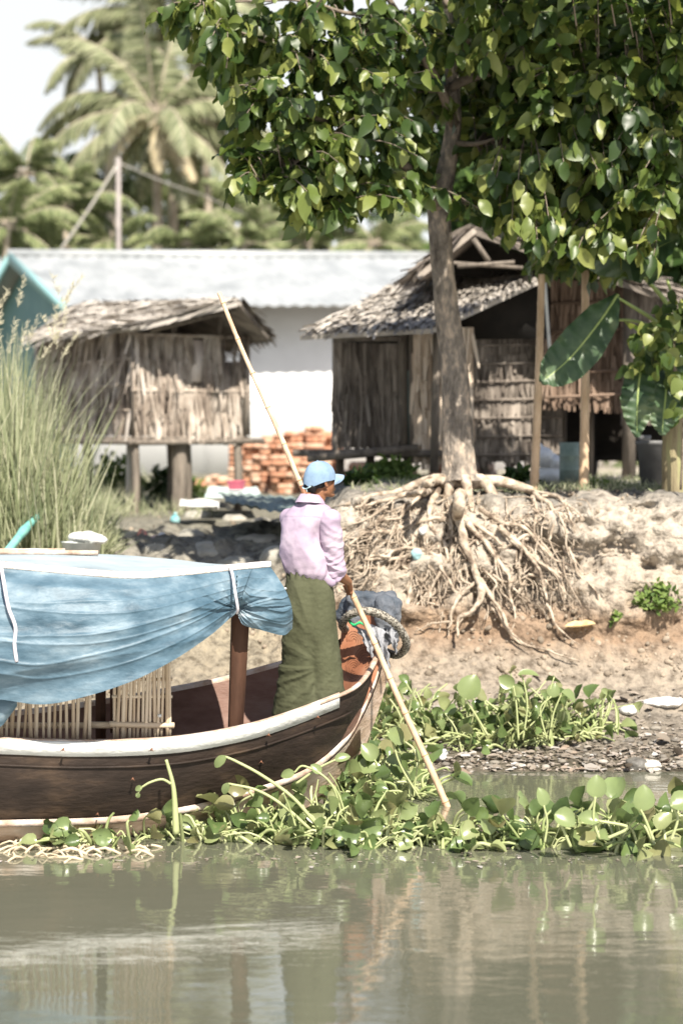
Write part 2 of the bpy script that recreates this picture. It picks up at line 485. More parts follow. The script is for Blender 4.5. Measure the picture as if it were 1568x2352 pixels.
def ground_mat():
    m = bpy.data.materials.new('earth'); m.use_nodes = True
    nt = m.node_tree; N = nt.nodes; L = nt.links; b = N['Principled BSDF']
    tc = N.new('ShaderNodeTexCoord'); sp = N.new('ShaderNodeSeparateXYZ'); L.new(tc.outputs['Object'], sp.inputs[0])
    n1 = N.new('ShaderNodeTexNoise'); n1.inputs['Scale'].default_value = 1.7; n1.inputs['Detail'].default_value = 7; n1.inputs['Roughness'].default_value = .65
    L.new(tc.outputs['Object'], n1.inputs['Vector'])
    def mth(op, a, c):
        q = N.new('ShaderNodeMath'); q.operation = op
        for i, v in enumerate((a, c)):
            if isinstance(v, (int, float)): q.inputs[i].default_value = v
            else: L.new(v, q.inputs[i])
        return q.outputs[0]
    zz = mth('ADD', sp.outputs['Z'], mth('MULTIPLY', mth('SUBTRACT', n1.outputs['Fac'], .5), .55))
    zf = mth('DIVIDE', zz, 2.3)
    def ramp(f, pts):
        r = N.new('ShaderNodeValToRGB'); e = r.color_ramp.elements
        e[0].position = pts[0][0]; e[0].color = rgb(pts[0][1]); e[1].position = pts[-1][0]; e[1].color = rgb(pts[-1][1])
        for p, c in pts[1:-1]:
            q = e.new(p); q.color = rgb(c)
        L.new(f, r.inputs[0]); return r.outputs[0]
    R = ramp(zf, [(0, (.10, .088, .065)), (.05, (.15, .13, .105)), (.12, (.235, .205, .168)), (.26, (.265, .222, .175)), (.34, (.225, .158, .108)), (.42, (.26, .188, .132)),
                  (.50, (.34, .29, .235)), (.80, (.39, .345, .29)), (.87, (.18, .168, .15)), (1, (.17, .16, .125))])
    Lf = ramp(zf, [(0, (.10, .088, .065)), (.06, (.22, .19, .14)), (.2, (.22, .19, .145)), (.4, (.26, .225, .165)), (.6, (.215, .20, .17)), (.72, (.16, .155, .115)), (1, (.14, .14, .085))])
    mr = N.new('ShaderNodeMapRange'); mr.interpolation_type = 'SMOOTHSTEP'
    mr.inputs['From Min'].default_value = -.75; mr.inputs['From Max'].default_value = .15
    L.new(sp.outputs['X'], mr.inputs['Value'])
    mx = N.new('ShaderNodeMix'); mx.data_type = 'RGBA'
    L.new(mr.outputs[0], mx.inputs[0]); L.new(Lf, mx.inputs[6]); L.new(R, mx.inputs[7])
    n2 = N.new('ShaderNodeTexNoise'); n2.inputs['Scale'].default_value = 9; n2.inputs['Detail'].default_value = 8; n2.inputs['Roughness'].default_value = .7
    L.new(tc.outputs['Object'], n2.inputs['Vector'])
    v = ramp(n2.outputs['Fac'], [(.36, (.42, .40, .38)), (.5, (1, 1, 1)), (.66, (1.3, 1.27, 1.22))])
    ml = N.new('ShaderNodeMix'); ml.data_type = 'RGBA'; ml.blend_type = 'MULTIPLY'; ml.inputs[0].default_value = 1
    L.new(mx.outputs[2], ml.inputs[6]); L.new(v, ml.inputs[7])
    L.new(ml.outputs[2], b.inputs['Base Color'])
    ro = N.new('ShaderNodeMapRange'); ro.inputs['From Min'].default_value = .02; ro.inputs['From Max'].default_value = .22
    ro.inputs['To Min'].default_value = .35; ro.inputs['To Max'].default_value = .95
    L.new(sp.outputs['Z'], ro.inputs['Value']); L.new(ro.outputs[0], b.inputs['Roughness'])
    b.inputs['Specular IOR Level'].default_value = .25
    n3 = N.new('ShaderNodeTexNoise'); n3.inputs['Scale'].default_value = 28; n3.inputs['Detail'].default_value = 6
    L.new(tc.outputs['Object'], n3.inputs['Vector'])
    bp = N.new('ShaderNodeBump'); bp.inputs['Strength'].default_value = .7; bp.inputs['Distance'].default_value = .04
    vo = N.new('ShaderNodeTexVoronoi'); vo.inputs['Scale'].default_value = 11; L.new(tc.outputs['Object'], vo.inputs['Vector'])
    ad = N.new('ShaderNodeMath'); ad.operation = 'SUBTRACT'; L.new(n3.outputs['Fac'], ad.inputs[0]); L.new(vo.outputs['Distance'], ad.inputs[1])
    L.new(ad.outputs[0], bp.inputs['Height']); L.new(bp.outputs[0], b.inputs['Normal'])
    return m
M_ground = ground_mat()
tag(g.build('ground', M_ground, origin=(0, 0, 0)), kind='structure')

# ------------------------------------------------------------------ water
def water_mat():
    m = bpy.data.materials.new('river_water'); m.use_nodes = True
    nt = m.node_tree; N = nt.nodes; L = nt.links; b = N['Principled BSDF']
    b.inputs['Base Color'].default_value = (.112, .114, .082, 1)
    b.inputs['Roughness'].default_value = .015
    b.inputs['IOR'].default_value = 2.2
    b.inputs['Specular IOR Level'].default_value = 1.0
    tc = N.new('ShaderNodeTexCoord')
    hs = []
    for sc, st, dt, am in ((1.1, (1, 2.2, 1), 2, .9), (3.5, (1, 3.4, 1), 3, .22), (14, (1, 2.6, 1), 3, .07)):
        mp = N.new('ShaderNodeMapping'); mp.inputs['Scale'].default_value = st
        L.new(tc.outputs['Object'], mp.inputs[0])
        n = N.new('ShaderNodeTexNoise'); n.inputs['Scale'].default_value = sc; n.inputs['Detail'].default_value = dt
        L.new(mp.outputs[0], n.inputs['Vector'])
        q = N.new('ShaderNodeMath'); q.operation = 'MULTIPLY'; q.inputs[1].default_value = am
        L.new(n.outputs['Fac'], q.inputs[0]); hs.append(q.outputs[0])
    a = hs[0]
    for h in hs[1:]:
        q = N.new('ShaderNodeMath'); q.operation = 'ADD'; L.new(a, q.inputs[0]); L.new(h, q.inputs[1]); a = q.outputs[0]
    bp = N.new('ShaderNodeBump'); bp.inputs['Strength'].default_value = .22; bp.inputs['Distance'].default_value = .03
    L.new(a, bp.inputs['Height']); L.new(bp.outputs[0], b.inputs['Normal'])
    return m
w = MB()
wx = axis_pts([(-700, -40, 110), (-40, 40, 4), (40, 700, 110)]); wy = np.array([-300, -60, -10, -2, 2, 6, 10, 14, 18.])
WX, WY = np.meshgrid(wx, wy, indexing='ij')
w.grid(np.stack([WX, WY, WX * 0], -1))
tag(w.build('river_water', water_mat(), smooth_=False, origin=(0, 0, 0)), kind='structure')
# ------------------------------------------------------------------ boat
def curve(pts, n, k=0):
    """resample a polyline with Catmull-Rom smoothing"""
    p = np.asarray(pts, float)
    q = np.vstack([2 * p[0] - p[1], p, 2 * p[-1] - p[-2]])
    out = []
    ts = np.linspace(0, len(p) - 1, n)
    for t in ts:
        i = min(int(t), len(p) - 2); f = t - i
        a, b, c, d = q[i], q[i + 1], q[i + 2], q[i + 3]
        out.append(.5 * ((2 * b) + (c - a) * f + (2 * a - 5 * b + 4 * c - d) * f * f + (3 * b - a - 3 * c + d) * f ** 3))
    return np.array(out)
def byx(C, n):
    """resample a 3-D curve evenly along its length"""
    s = np.concatenate([[0], np.cumsum(np.linalg.norm(np.diff(C, axis=0), axis=1))])
    t = np.linspace(0, s[-1], n)
    return np.stack([np.interp(t, s, C[:, k]) for k in range(3)], 1)
M_hull = mat('hull_paint', [(.014, .010, .008), (.030, .021, .016), (.085, .056, .036)], 2.2, .6, bump=.35, bscale=14, stretch=(1, 1, 3), spec=.18, lo=.3, hi=.75)
M_inner = mat('inner_planks', [(.10, .050, .034), (.165, .092, .068), (.21, .135, .105)], 2.4, .55, bump=.3, bscale=20, stretch=(1, 1, 2.5), spec=.2)
M_white = mat('white_paint', [(.40, .38, .35), (.58, .58, .555), (.66, .66, .63)], 3.5, .5, bump=.3, bscale=25, lo=.25, hi=.6, stretch=(1, 1, 2))
M_strip = mat('worn_strip', [(.26, .16, .11), (.42, .31, .24), (.56, .49, .44)], 6, .7, bump=.4, bscale=30, lo=.32, hi=.62)
M_rust = mat('carved_wood', [(.20, .075, .035), (.29, .12, .062), (.34, .17, .10)], 5, .5, bump=.4, bscale=9, stretch=(1.5, 1.5, .8), spec=.4, bdist=.006)
M_postw = mat('canopy_post_wood', [(.035, .018, .012), (.095, .048, .030)], 4, .65, spec=.15, bump=.3, stretch=(2, 2, .5))
M_nail = mat('nail_rust', [(.12, .05, .03), (.25, .12, .07)], 20, .8)

boat = thing('river_boat', 'long wooden river boat with white gunwale, blue tarp canopy and upturned prow', 'boat', P(400, 1900, 12.3) * [1, 1, 0])
near = curve(PL([(-160, 1694, 11.15), (0, 1700, 11.25), (200, 1706, 11.35), (400, 1698, 11.5), (550, 1673, 11.75), (650, 1645, 11.97), (750, 1608, 12.25), (812, 1580, 12.5),
                 (845, 1545, 12.85), (866, 1505, 13.05)]), 60)
chine = curve(PL([(-160, 1890, 11.3), (0, 1888, 11.35), (260, 1880, 11.5), (450, 1852, 11.7), (560, 1822, 11.9), (700, 1772, 12.2), (790, 1700, 12.55), (832, 1630, 12.8),
                  (858, 1570, 12.98), (876, 1512, 13.12)]), 60)
outer = curve(PL([(-160, 1950, 11.5), (0, 1950, 11.55), (260, 1955, 11.75), (450, 1930, 12.0), (580, 1895, 12.25), (730, 1830, 12.55), (815, 1745, 12.85), (852, 1662, 13.02),
                  (876, 1590, 13.15), (894, 1518, 13.25)]), 60)
fargun = curve(PL([(-160, 1650, 13.1), (0, 1640, 13.15), (200, 1616, 13.3), (400, 1581, 13.4), (520, 1556, 13.5), (640, 1524, 13.55), (720, 1500, 13.55), (765, 1478, 13.52), (785, 1462, 13.5), (790, 1440, 13.48)]), 60)
near, chine, outer, fargun = [byx(c, 70) for c in (near, chine, outer, fargun)]
# far side bottom, under the boat
fbot = fargun.copy(); fbot[:, 2] = np.maximum(-.12, chine[:, 2] - .02); fbot[:, 1] -= .25 * (1 - smooth(50, 69, np.arange(70)))
h = MB()
rows = []
bul = np.linspace(0, 1, 9)
for t in bul:
    r = near * (1 - t) + chine * t
    r[:, 1] -= .05 * math.sin(t * math.pi) * (1 - smooth(55, 69, np.arange(70)))
    r[:, 2] -= .005
    rows.append(r)
rows.append(outer * .5 + chine * .5 + [0, .01, 0]); rows.append(outer)
rows.append(outer * .5 + fbot * .5 + np.array([0, 0, -.08])); rows.append(fbot)
rows.append(fbot * .45 + fargun * .55 + [0, .06, 0]); rows.append(fargun)
outerG = np.array(rows)
h.grid(outerG)
ends = outerG[:, -1]
h.N.append([h.n + i for i in range(len(ends))]); h.V.append(ends); h.n += len(ends)
h.build('hull', M_hull, boat)
# inner planking
inn = MB()
ni = near + [0, .035, -.01]; fi = fargun + [0, -.03, -.008]
fl = .02
nb = near * 1.0; nb[:, 2] = np.maximum(.10, near[:, 2] - .50); nb[:, 1] += .22
fb = fargun * 1.0; fb[:, 2] = np.maximum(.10, fargun[:, 2] - .50); fb[:, 1] -= .30
G = np.array([ni, ni * .5 + nb * .5 + [0, -.03, 0], nb, nb * .5 + fb * .5 - [0, 0, .03], fb, fb * .5 + fi * .5 + [0, .04, 0], fi])
inn.grid(G[:, :62])
inn.build('inner_planking', M_inner, boat)
# far gunwale cap
gc = MB()
gc.grid(np.array([fargun + [0, -.035, -.02], fargun + [0, -.035, .012], fargun + [0, .045, .012], fargun + [0, .045, -.03]])[:, :66])
gc.build('far_gunwale', M_strip, boat)
# white rubbing plank along the near gunwale
K = 55
nn = near[:K]
wt = np.concatenate([np.linspace(.080, .084, K - 12), np.linspace(.084, .08, 12)])[:, None] * np.array([0, 0, 1.0])
prof = [(-.028, .012, 0), (-.034, .004, 0), (-.036, -.02, 0), (-.032, -1, 1), (0.0, -1, 1), (0.02, .012, 0)]
rowsw = []
for dy, dz, bot in prof:
    o = np.zeros((K, 3)); o[:, 1] = dy
    o[:, 2] = (-wt[:, 2] if bot else dz)
    rowsw.append(nn + o + (np.array([0, .012, 0]) if bot else 0))
gw = MB(); gw.grid(np.array(rowsw), close_u=True)
last = np.array(rowsw)[:, -1]; gw.V.append(last); gw.N.append([gw.n + i for i in range(6)]); gw.n += 6
gw.build('white_gunwale_plank', M_white, boat)
cap_ = MB(); cap_.grid(np.array([nn + [0, -.03, .014], nn + [0, -.03, .019], nn + [0, .022, .019], nn + [0, .022, .0]]))
cap_.build('gunwale_cap', M_strip, boat)
# thin batten under the white plank
bt = MB(); bt.tube(near[:58] + [0, -.012, -.150], .008, 6); bt.build('hull_batten', M_hull, boat)
# worn edge strip that climbs the stem
es = MB()
ec = near[50:]; es.tube(ec + [.0, -.02, 0], np.linspace(.019, .022, len(ec)), 8, flat=.6)
es.build('stem_edge_strip', M_strip, boat)
cs = MB()
cs.grid(np.array([chine + [0, -.02, .016], chine + [.008, -.034, .0], chine + [.004, -.026, -.026], chine + [.0, .01, -.03]]))
cs.build('chine_strip', M_strip, boat)
bs = MB()
m2 = outer * .35 + chine * .65
bs.grid(np.array([chine + [.012, -.012, -.03], m2 + [0, -.02, -.02], outer + [0, -.012, -.0], outer + [.01, .02, -.03]])[:, 5:])
bs.build('bottom_plank', mat('bottom_wood', [(.30, .20, .13), (.48, .36, .27), (.60, .50, .42)], 4, .7, bump=.4, stretch=(1, 1, 3)), boat)
# nails with rust stains
for px, py, Y, s in ((145, 1722, 11.28, 1), (348, 1722, 11.42, 1), (617, 1688, 11.85, 1), (730, 1647, 12.12, 1), (305, 1789, 11.42, .8), (600, 1750, 11.9, .9), (224, 1870, 11.42, .8)):
    nl = MB(); c = P(px, py, Y - .05)
    nl.tube([c + [0, .03, 0], c + [0, -.004, 0]], [.006 * s, .007 * s], 8)
    a = [c + [0, -.003, 0], c + [.012 * s, 0, -.006], c + [.004, 0, .004], c + [-.012 * s, 0, -.008]]
    nl.tube([c + [-.018 * s, 0.004, -.010], c + [0, 0.002, .002], c + [.016 * s, 0.004, -.012]], [.001, .0045 * s, .001], 5)
    nl.build('nail', M_nail, boat)
# bow deck
dk = MB()
d0 = P(655, 1648, 12.5)[0]
zz = .62
A = np.array([[d0, 11.98, zz], [P(800, 1600, 12.6)[0], 12.62, zz + .01]]); B = np.array([[d0, 13.45, zz], [P(800, 1600, 13.3)[0] - .05, 13.35, zz + .01]])
for k in range(7):
    t0, t1 = k / 7 + .004, (k + 1) / 7 - .004
    q = np.array([[A[0] * (1 - t0) + B[0] * t0, A[1] * (1 - t0) + B[1] * t0], [A[0] * (1 - t1) + B[0] * t1, A[1] * (1 - t1) + B[1] * t1]])
    dk.slab(q, (0, 0, -.03))
dk.build('bow_deck', M_inner, boat, smooth_=False)
# prow plank
pr = MB()
Lc = curve(PL([(774, 1640, 13.1), (776, 1560, 13.14), (780, 1500, 13.2), (785, 1440, 13.26), (797, 1396, 13.32)]), 16)
Rc = curve(PL([(816, 1625, 12.72), (838, 1575, 12.85), (856, 1525, 12.98), (868, 1475, 13.08), (872, 1410, 13.15)]), 16)
G = np.array([Lc * (1 - t) + Rc * t + np.array([.012, .02, 0]) * math.sin(t * math.pi) for t in np.linspace(0, 1, 12)])
pr.slab(G, (.05, .05, 0))
pr.build('prow', M_rust, boat)
# carved scroll lines on the prow, raised ridges
def on_prow(a, b):
    i = min(int(b * 15), 14); f = b * 15 - i
    Lp = Lc[i] * (1 - f) + Lc[i + 1] * f; Rp = Rc[i] * (1 - f) + Rc[i + 1] * f
    return Lp * (1 - a) + Rp * a + np.array([.012, .02, 0]) * math.sin(a * math.pi) + np.array([-.003, -.005, 0])
cv = MB()
for (ca, cb, n0, r0, a0, a1) in ((.45, .38, 5, .03, 40, 330), (.75, .48, 6, .035, -60, 170), (.35, .66, 4, .03, -30, 200), (.7, .22, 3, .03, 180, 380), (.72, .72, 4, .025, 0, 200)):
    for k in range(n0):
        rr = r0 * (k + 1)
        pts = []
        for an in np.linspace(math.radians(a0), math.radians(a1), 14):
            a = ca + rr * 1.6 * math.cos(an); b = cb + rr * .8 * math.sin(an)
            if .03 < a < .97 and .02 < b < .9: pts.append(on_prow(a, b))
        if len(pts) > 4: cv.tube(pts, .0013, 4)
cv.build('scroll_carving', mat('carving_wood', [(.10, .035, .018), (.15, .055, .03)], 8, .7), boat)
ts = MB(); ts.tube(curve(PL([(822, 1612, 12.68), (829, 1598, 12.72), (833, 1584, 12.75)]), 10), [.008, .010] * 5, 6)
ts.build('teal_rope_end', mat('teal_rope', [(.02, .22, .2), (.05, .35, .3)], 30, .7), boat)
# posts of the canopy
cp = MB()
ax = np.array([norm([.93, .36, 0]), norm([-.36, .93, 0]), [0, 0, 1]])
pb, pt = P(541, 1676, 11.93), P(553, 1395, 11.93)
G0 = []
for t in np.linspace(0, 1, 8):
    c = pb * (1 - t) + pt * t
    wv = .044 + .012 * t
    G0.append([c + ax[0] * (wv * sx) + ax[1] * (.022 * sy) for sx, sy in ((-1, -1), (1, -1), (1, 1), (-1, 1))])
cp.grid(np.array(G0), close_v=True); cp.build('canopy_post', M_postw, boat, smooth_=False)
cp = MB(); cp.box(P(232, 1640, 11.75), (.06, .05, .9)); cp.build('canopy_post', M_postw, boat, smooth_=False)
cp = MB(); cp.box(P(262, 1560, 13.1), (.05, .05, .75)); cp.build('canopy_post', M_postw, boat, smooth_=False)
cp = MB(); cp.box(P(505, 1470, 13.2), (.04, .04, .55)); 
# canopy roof
ne = byx(curve(PL([(-160, 1290, 11.15), (5, 1301, 11.2), (150, 1314, 11.22), (297, 1325, 11.3), (423, 1318, 11.48), (533, 1307, 11.75), (622, 1299, 12.02)]), 40), 50)
fe = byx(curve(PL([(-160, 1274, 13.15), (100, 1272, 13.2), (250, 1273, 13.25), (400, 1285, 13.2), (500, 1296, 12.95), (580, 1303, 12.55), (624, 1301, 12.12)]), 40), 50)
rf = MB()
G = []
for t in np.linspace(0, 1, 14):
    r = ne * (1 - t) + fe * t
    r[:, 2] += .025 * math.sin(math.pi * t) + .006 * fbm(r * 3, 3)
    G.append(r)
rf.slab(np.array(G), (0, 0, -.015))
rf.build('canopy_roof_cloth', mat('roof_tarp', [(.22, .27, .30), (.33, .39, .42), (.42, .47, .49)], 2, .55, bump=.2), boat)
st = MB()
st.grid(np.array([ne + [0, -.03, -.016], ne + [0, -.034, .02], ne + [0, .04, .03], ne + [0, .04, .0]]), close_u=True)
st.build('canopy_edge_batten', mat('batten_wood', [(.58, .42, .32), (.80, .72, .64), (.86, .80, .74)], 5, .7, bump=.5, bscale=30, lo=.3, hi=.5), boat)
# hanging blue tarp
topc = ne + np.array([0, -.036, -.008])
nu, nv = 300, 140
tu = np.linspace(0, 1, nu)
def samp(C, u):
    k = np.linspace(0, 1, len(C)); return np.stack([np.interp(u, k, C[:, j]) for j in range(3)], 1)
bc = curve(PL([(-160, 1590, 10.98), (0, 1609, 11.0), (90, 1621, 11.0), (180, 1606, 11.0), (300, 1567, 11.05), (400, 1516, 11.2), (480, 1462, 11.4), (520, 1428, 11.58), (543, 1408, 11.72)]), 80)
fc = curve(PL([(543, 1408, 11.72), (560, 1436, 11.76), (600, 1447, 11.84), (650, 1459, 11.92), (671, 1444, 12.0)]), 40)
Ltop = int(nu * .86)
bu = np.concatenate([byx(bc, Ltop), byx(fc, nu - Ltop)])
s_all = np.concatenate([np.linspace(0, .925, Ltop), np.linspace(.925, 1, nu - Ltop)])
tpu = samp(topc, s_all)
vv = np.linspace(0, 1, nv)
Pn = tpu[:, None, :] * (1 - vv)[None, :, None] + bu[:, None, :] * vv[None, :, None]
gat = P(543, 1400, 11.6)
dx = Pn[..., 0] - gat[0]; dz = Pn[..., 2] - gat[2]
rho = np.hypot(dx, dz) + 1e-6; th = np.arctan2(dz, -dx)
side = Pn[..., 0] > gat[0]
# right edge bulges out
edge = smooth(.93, 1.0, s_all)[:, None] * np.sin(vv * math.pi)[None, :]
Pn[..., 0] += .055 * edge
bulge = np.sin(np.clip(vv * 1.0, 0, 1) * math.pi * .85)[None, :] * .07
fold = (fbm(np.stack([th * 3.4, rho * .8, rho * 0 + 3], -1), 3)) * smooth(.02, .35, rho) * (1 - .45 * smooth(1.0, 2.4, rho))
ridge = (1 - np.abs(vnoise(np.stack([th * 5 + 1.5 * vnoise(np.stack([th * 2, rho * 5, rho * 0], -1)) + 4, rho * .4, rho * 0], -1))) * 2) * np.exp(-rho * 5) * .026
sag = vnoise(np.stack([Pn[..., 0] * .7 + .3, (Pn[..., 2] - .22 * Pn[..., 0]) * 3.6, Pn[..., 0] * 0 + 8], -1)) * .085 + (1 - 2 * np.abs(vnoise(np.stack([Pn[..., 0] * .8, (Pn[..., 2] - .15 * Pn[..., 0]) * 6, Pn[..., 0] * 0 + 2], -1)))) * .014
fine = fbm(np.stack([Pn[..., 0] * 5, Pn[..., 2] * 9, Pn[..., 0] * 0], -1), 3) * .010
for v0, a0, sl_ in ((.30, .010, .10), (.47, .013, -.05), (.56, .010, .08), (.66, .012, -.06), (.80, .010, .04), (.20, .008, -.08)):     # pressed fold lines
    dd_ = vv[None, :] - v0 - sl_ * (s_all[:, None] - .5) - .02 * vnoise(np.stack([s_all * 7, s_all * 0 + v0 * 9, s_all * 0], -1))[:, None]
    fine = fine + a0 * np.exp(-np.abs(dd_) / .014)
env = smooth(0, .10, vv)[None, :]
flapd = np.where(side, .05 * np.sin(vv * math.pi)[None, :] + .02, 0)
Pn[..., 1] -= env * (bulge + fold * .040 + ridge + sag + fine + flapd * smooth(0, .1, rho))
pinch = np.exp(-(rho / .11) ** 2)
Pn[..., 1] += pinch * .03
tp = MB(); tp.grid(Pn)
hem = Pn[:, -1]; tp.grid(np.stack([hem, hem + [0, .03, .006], hem + [0, .05, .05]]))
def tarp_mat():
    m = mat('blue_tarp', [(.018, .045, .066), (.045, .090, .125), (.090, .150, .195), (.17, .235, .28), (.40, .45, .475)], 2.6, .5, bump=.5, bscale=16, spec=.4, lo=.33, hi=.74, stretch=(.8, 1, 2.0), bdist=.012, detail=12)
    return m
M_tarp = tarp_mat()
tp.build('side_tarp', M_tarp, boat)
# lower corner of a second tarp layer at the left
t2 = MB()
G = np.array([[P(x, y, 11.2 + .03 * math.sin(x * .1)) for x in np.linspace(-160, 34, 14)] for y in (0,)])
a = np.array([P(x, 1600, 11.12) for x in np.linspace(-160, 45, 14)]); b = np.array([P(x, 1676 - max(0, x) * 1.35, 11.16) for x in np.linspace(-160, 40, 14)])
t2.grid(np.array([a * (1 - t) + b * t + np.array([0, -.03 * math.sin(t * 3), 0]) for t in np.linspace(0, 1, 8)]))
t2.build('tarp_corner', M_tarp, boat)
M_cord = mat('white_cord', [(.62, .55, .58), (.78, .72, .75)], 30, .8)
c1 = MB(); c1.tube(curve(PL([(3, 1300, 11.14), (10, 1340, 11.0), (20, 1395, 10.96), (36, 1440, 10.95), (34, 1480, 10.94), (39, 1520, 10.94)]), 24), .011, 6); c1.build('tie_cord', M_cord, boat)
c1 = MB(); c1.tube(curve(PL([(527, 1300, 11.7), (534, 1320, 11.62), (541, 1365, 11.52), (546, 1398, 11.53), (544, 1408, 11.6)]), 20), .009, 6); c1.build('tie_cord', M_cord, boat)
M_stick = mat('split_stick', [(.46, .34, .22), (.70, .57, .43)], 9, .6, island=[(.38, .27, .16), (.62, .50, .36), (.74, .64, .50)], islfac=.6)
# stick screens
def screen(x0, x1, n, ytop, seed, name='stick_screen'):
    r = np.random.default_rng(seed); mb = MB()
    for k in range(n):
        x = x0 + (x1 - x0) * (k + .5) / n + r.uniform(-2.5, 2.5)
        lean = r.uniform(-4, 9)
        Yb = 11.5 + (x - 200) * .0006 + r.uniform(-.012, .012)
        t_ = P(x + lean, ytop(x), Yb); b_ = P(x - lean * .3, 1702 - .02 * x, Yb)
        mid = t_ * .5 + b_ * .5 + [r.uniform(-.006, .006), 0, 0]
        mb.tube(curve([t_, mid, b_], 7), r.uniform(.009, .014), 6)
    Yr = 11.52
    mb.tube(curve([P(x0 - 6, 1663, Yr), P((x0 + x1) / 2, 1666, Yr + .05), P(x1 + 4, 1666, Yr + .1)], 8), .019, 8)
    for zy in (1600, 1560):
        mb.tube([P(x0, zy, Yr + .02), P(x1, zy, Yr + .12)], .011, 6)
    return mb.build(name, M_stick, boat)
screen(-140, 215, 26, lambda x: 1500, 3)
screen(258, 396, 15, lambda x: 1440, 4)
rl = MB(); rl.tube([P(205, 1665, 11.58), P(280, 1666, 11.62)], .021, 8); rl.build('screen_rail', M_stick, boat)

# poles lying on the canopy roof
for k, (x0, y0, x1, y1, Y, r_) in enumerate(((-170, 1266, 226, 1270, 12.6, .018), (-170, 1262, 150, 1264, 12.75, .014))):
    pm = MB(); pm.tube(curve([P(x0, y0, Y), P((x0 + x1) / 2, (y0 + y1) / 2 + 1, Y), P(x1, y1, Y)], 12), r_, 8)
    o = pm.build('bamboo_cane', M_strip)
    tag(o, ['longer pale bamboo cane lying along the front of the boat canopy roof', 'shorter bamboo cane lying behind the longer one on the boat canopy'][k], 'cane', 'bamboo canes on the canopy roof')

# cloth bundle over the prow
def bundle():
    mb = MB()
    a = P(792, 1398, 13.45); b = P(912, 1395, 13.2)
    mb.cap(P(814, 1396, 13.42), P(872, 1398, 13.32), .100, .110, 24); mb.box(P(855, 1396, 13.36), (.33, .22, .20))
    mb.cap(P(793, 1412, 13.42), P(812, 1385, 13.4), .055, .07, 16)
    mb.cap(P(897, 1392, 13.2), P(903, 1470, 13.22), .060, .035, 16)
    mb.cap(P(882, 1388, 13.15), P(888, 1465, 13.1), .06, .045, 16)
    def disp(w):
        q = np.stack([w[:, 0] * 4, w[:, 1] * 4, w[:, 2] * 6], -1)
        return .030 * fbm(q, 3) + .022 * (1 - 2 * np.abs(fbm(np.stack([w[:, 0] * 11 + w[:, 2] * 9, w[:, 1] * 5, w[:, 2] * 5], -1), 3)))
    return mb, disp
mb, dsp = bundle()
M_denim = mat('grey_cloth', [(.05, .065, .085), (.12, .13, .15), (.20, .205, .215)], 4, .9, bump=.5, bscale=40, lo=.35, hi=.68)
bn = remesh(mb, 'cloth_bundle', M_denim, None, .011, 3, dsp)
tag(bn, 'blue grey rag bundle wrapped over the tip of the prow', 'cloth')
rg = MB()
for pts, wd in (((((822, 1440, 13.02), (838, 1462, 13.0), (848, 1490, 12.98), (852, 1508, 12.98))), 30), ((((862, 1438, 12.96), (874, 1470, 12.93), (884, 1510, 12.95), (890, 1536, 12.97))), 34), (((895, 1440, 13.0), (902, 1470, 12.98), (908, 1500, 13.02)), 26)):
    c = curve(PL(pts), 14); G = []
    for i, p in enumerate(c):
        t = i / 13
        ww = wd / 330 * (1 - .75 * t ** 1.5) * (1 + .25 * math.sin(i * 1.9))
        G.append([p + np.array([s * ww * .5, -.02 * math.sin(s * 5 + i * .6), -.02 * s]) for s in np.linspace(-1, 1, 9)])
    rg.slab(np.array(G), (0, .006, 0))
tag(rg.build('torn_rag', mat('rag_grey', [(.22, .23, .25), (.36, .36, .38)], 6, .9, bump=.4, bscale=50)), 'torn grey rag strips hanging under the rope ring at the prow', 'rag')
# thick rope ring
rp = MB()
rc = byx(curve(PL([(800, 1452, 13.35), (786, 1436, 13.1), (800, 1414, 12.97), (835, 1403, 12.92), (875, 1412, 12.93), (908, 1434, 13.0), (930, 1466, 13.1), (930, 1490, 13.2), (912, 1504, 13.3), (893, 1500, 13.42), (870, 1490, 13.6), (830, 1475, 13.7)]), 120), 260)
tn = norm(np.gradient(rc, axis=0)); u = norm(np.cross(tn, [0, 0, 1.0])); v_ = np.cross(tn, u)
s = np.linspace(0, 1, 260)
G = []
for j in range(14):
    an = 2 * math.pi * j / 14
    rad = .027 + .0045 * np.sin(s * 330 + j * math.pi) 
    G.append(rc + rad[:, None] * (math.cos(an) * u + math.sin(an) * v_))
rp.grid(np.array(G), close_u=True)
tag(rp.build('rope_ring', mat('braided_rope', [(.09, .08, .065), (.36, .33, .28)], 62, .9, bump=.8, bscale=110, bdist=.008, lo=.42, hi=.56, detail=1)), 'thick braided rope ring hung round the prow below the rag bundle', 'rope')
gt = MB(); gt.tube(curve(PL([(800, 1424, 13.0), (812, 1436, 12.94), (826, 1430, 12.93), (838, 1438, 12.92)]), 10), [.006, .012, .008, .012, .01, .009, .013, .008, .006, .003], 6)
tag(gt.build('green_string', mat('green_string', [(.02, .3, .1), (.05, .5, .2)], 40, .7)), 'bright green string knotted under the rope ring', 'string')
# small plastic bottle behind the screen
bo = thing('plastic_bottle', 'small clear bottle with white cap standing behind the stick screen in the boat', 'bottle', P(367, 1698, 11.56))
b1 = MB(); c = P(367, 1698, 11.56)
prf = [(0, .001), (0, .022), (.05, .024), (.06, .019), (.075, .024), (.11, .023), (.13, .010), (.14, .010)]
b1.tube([c + [0, 0, z] for z, _ in prf], [r for _, r in prf], 12); b1.build('bottle_body', mat('bottle_plastic', [(.55, .55, .55), (.75, .75, .76)], 10, .2, spec=.7), bo)
b1 = MB(); b1.tube([c + [0, 0, .138], c + [0, 0, .155]], [.012, .012], 12); b1.build('bottle_cap', M_white, bo)
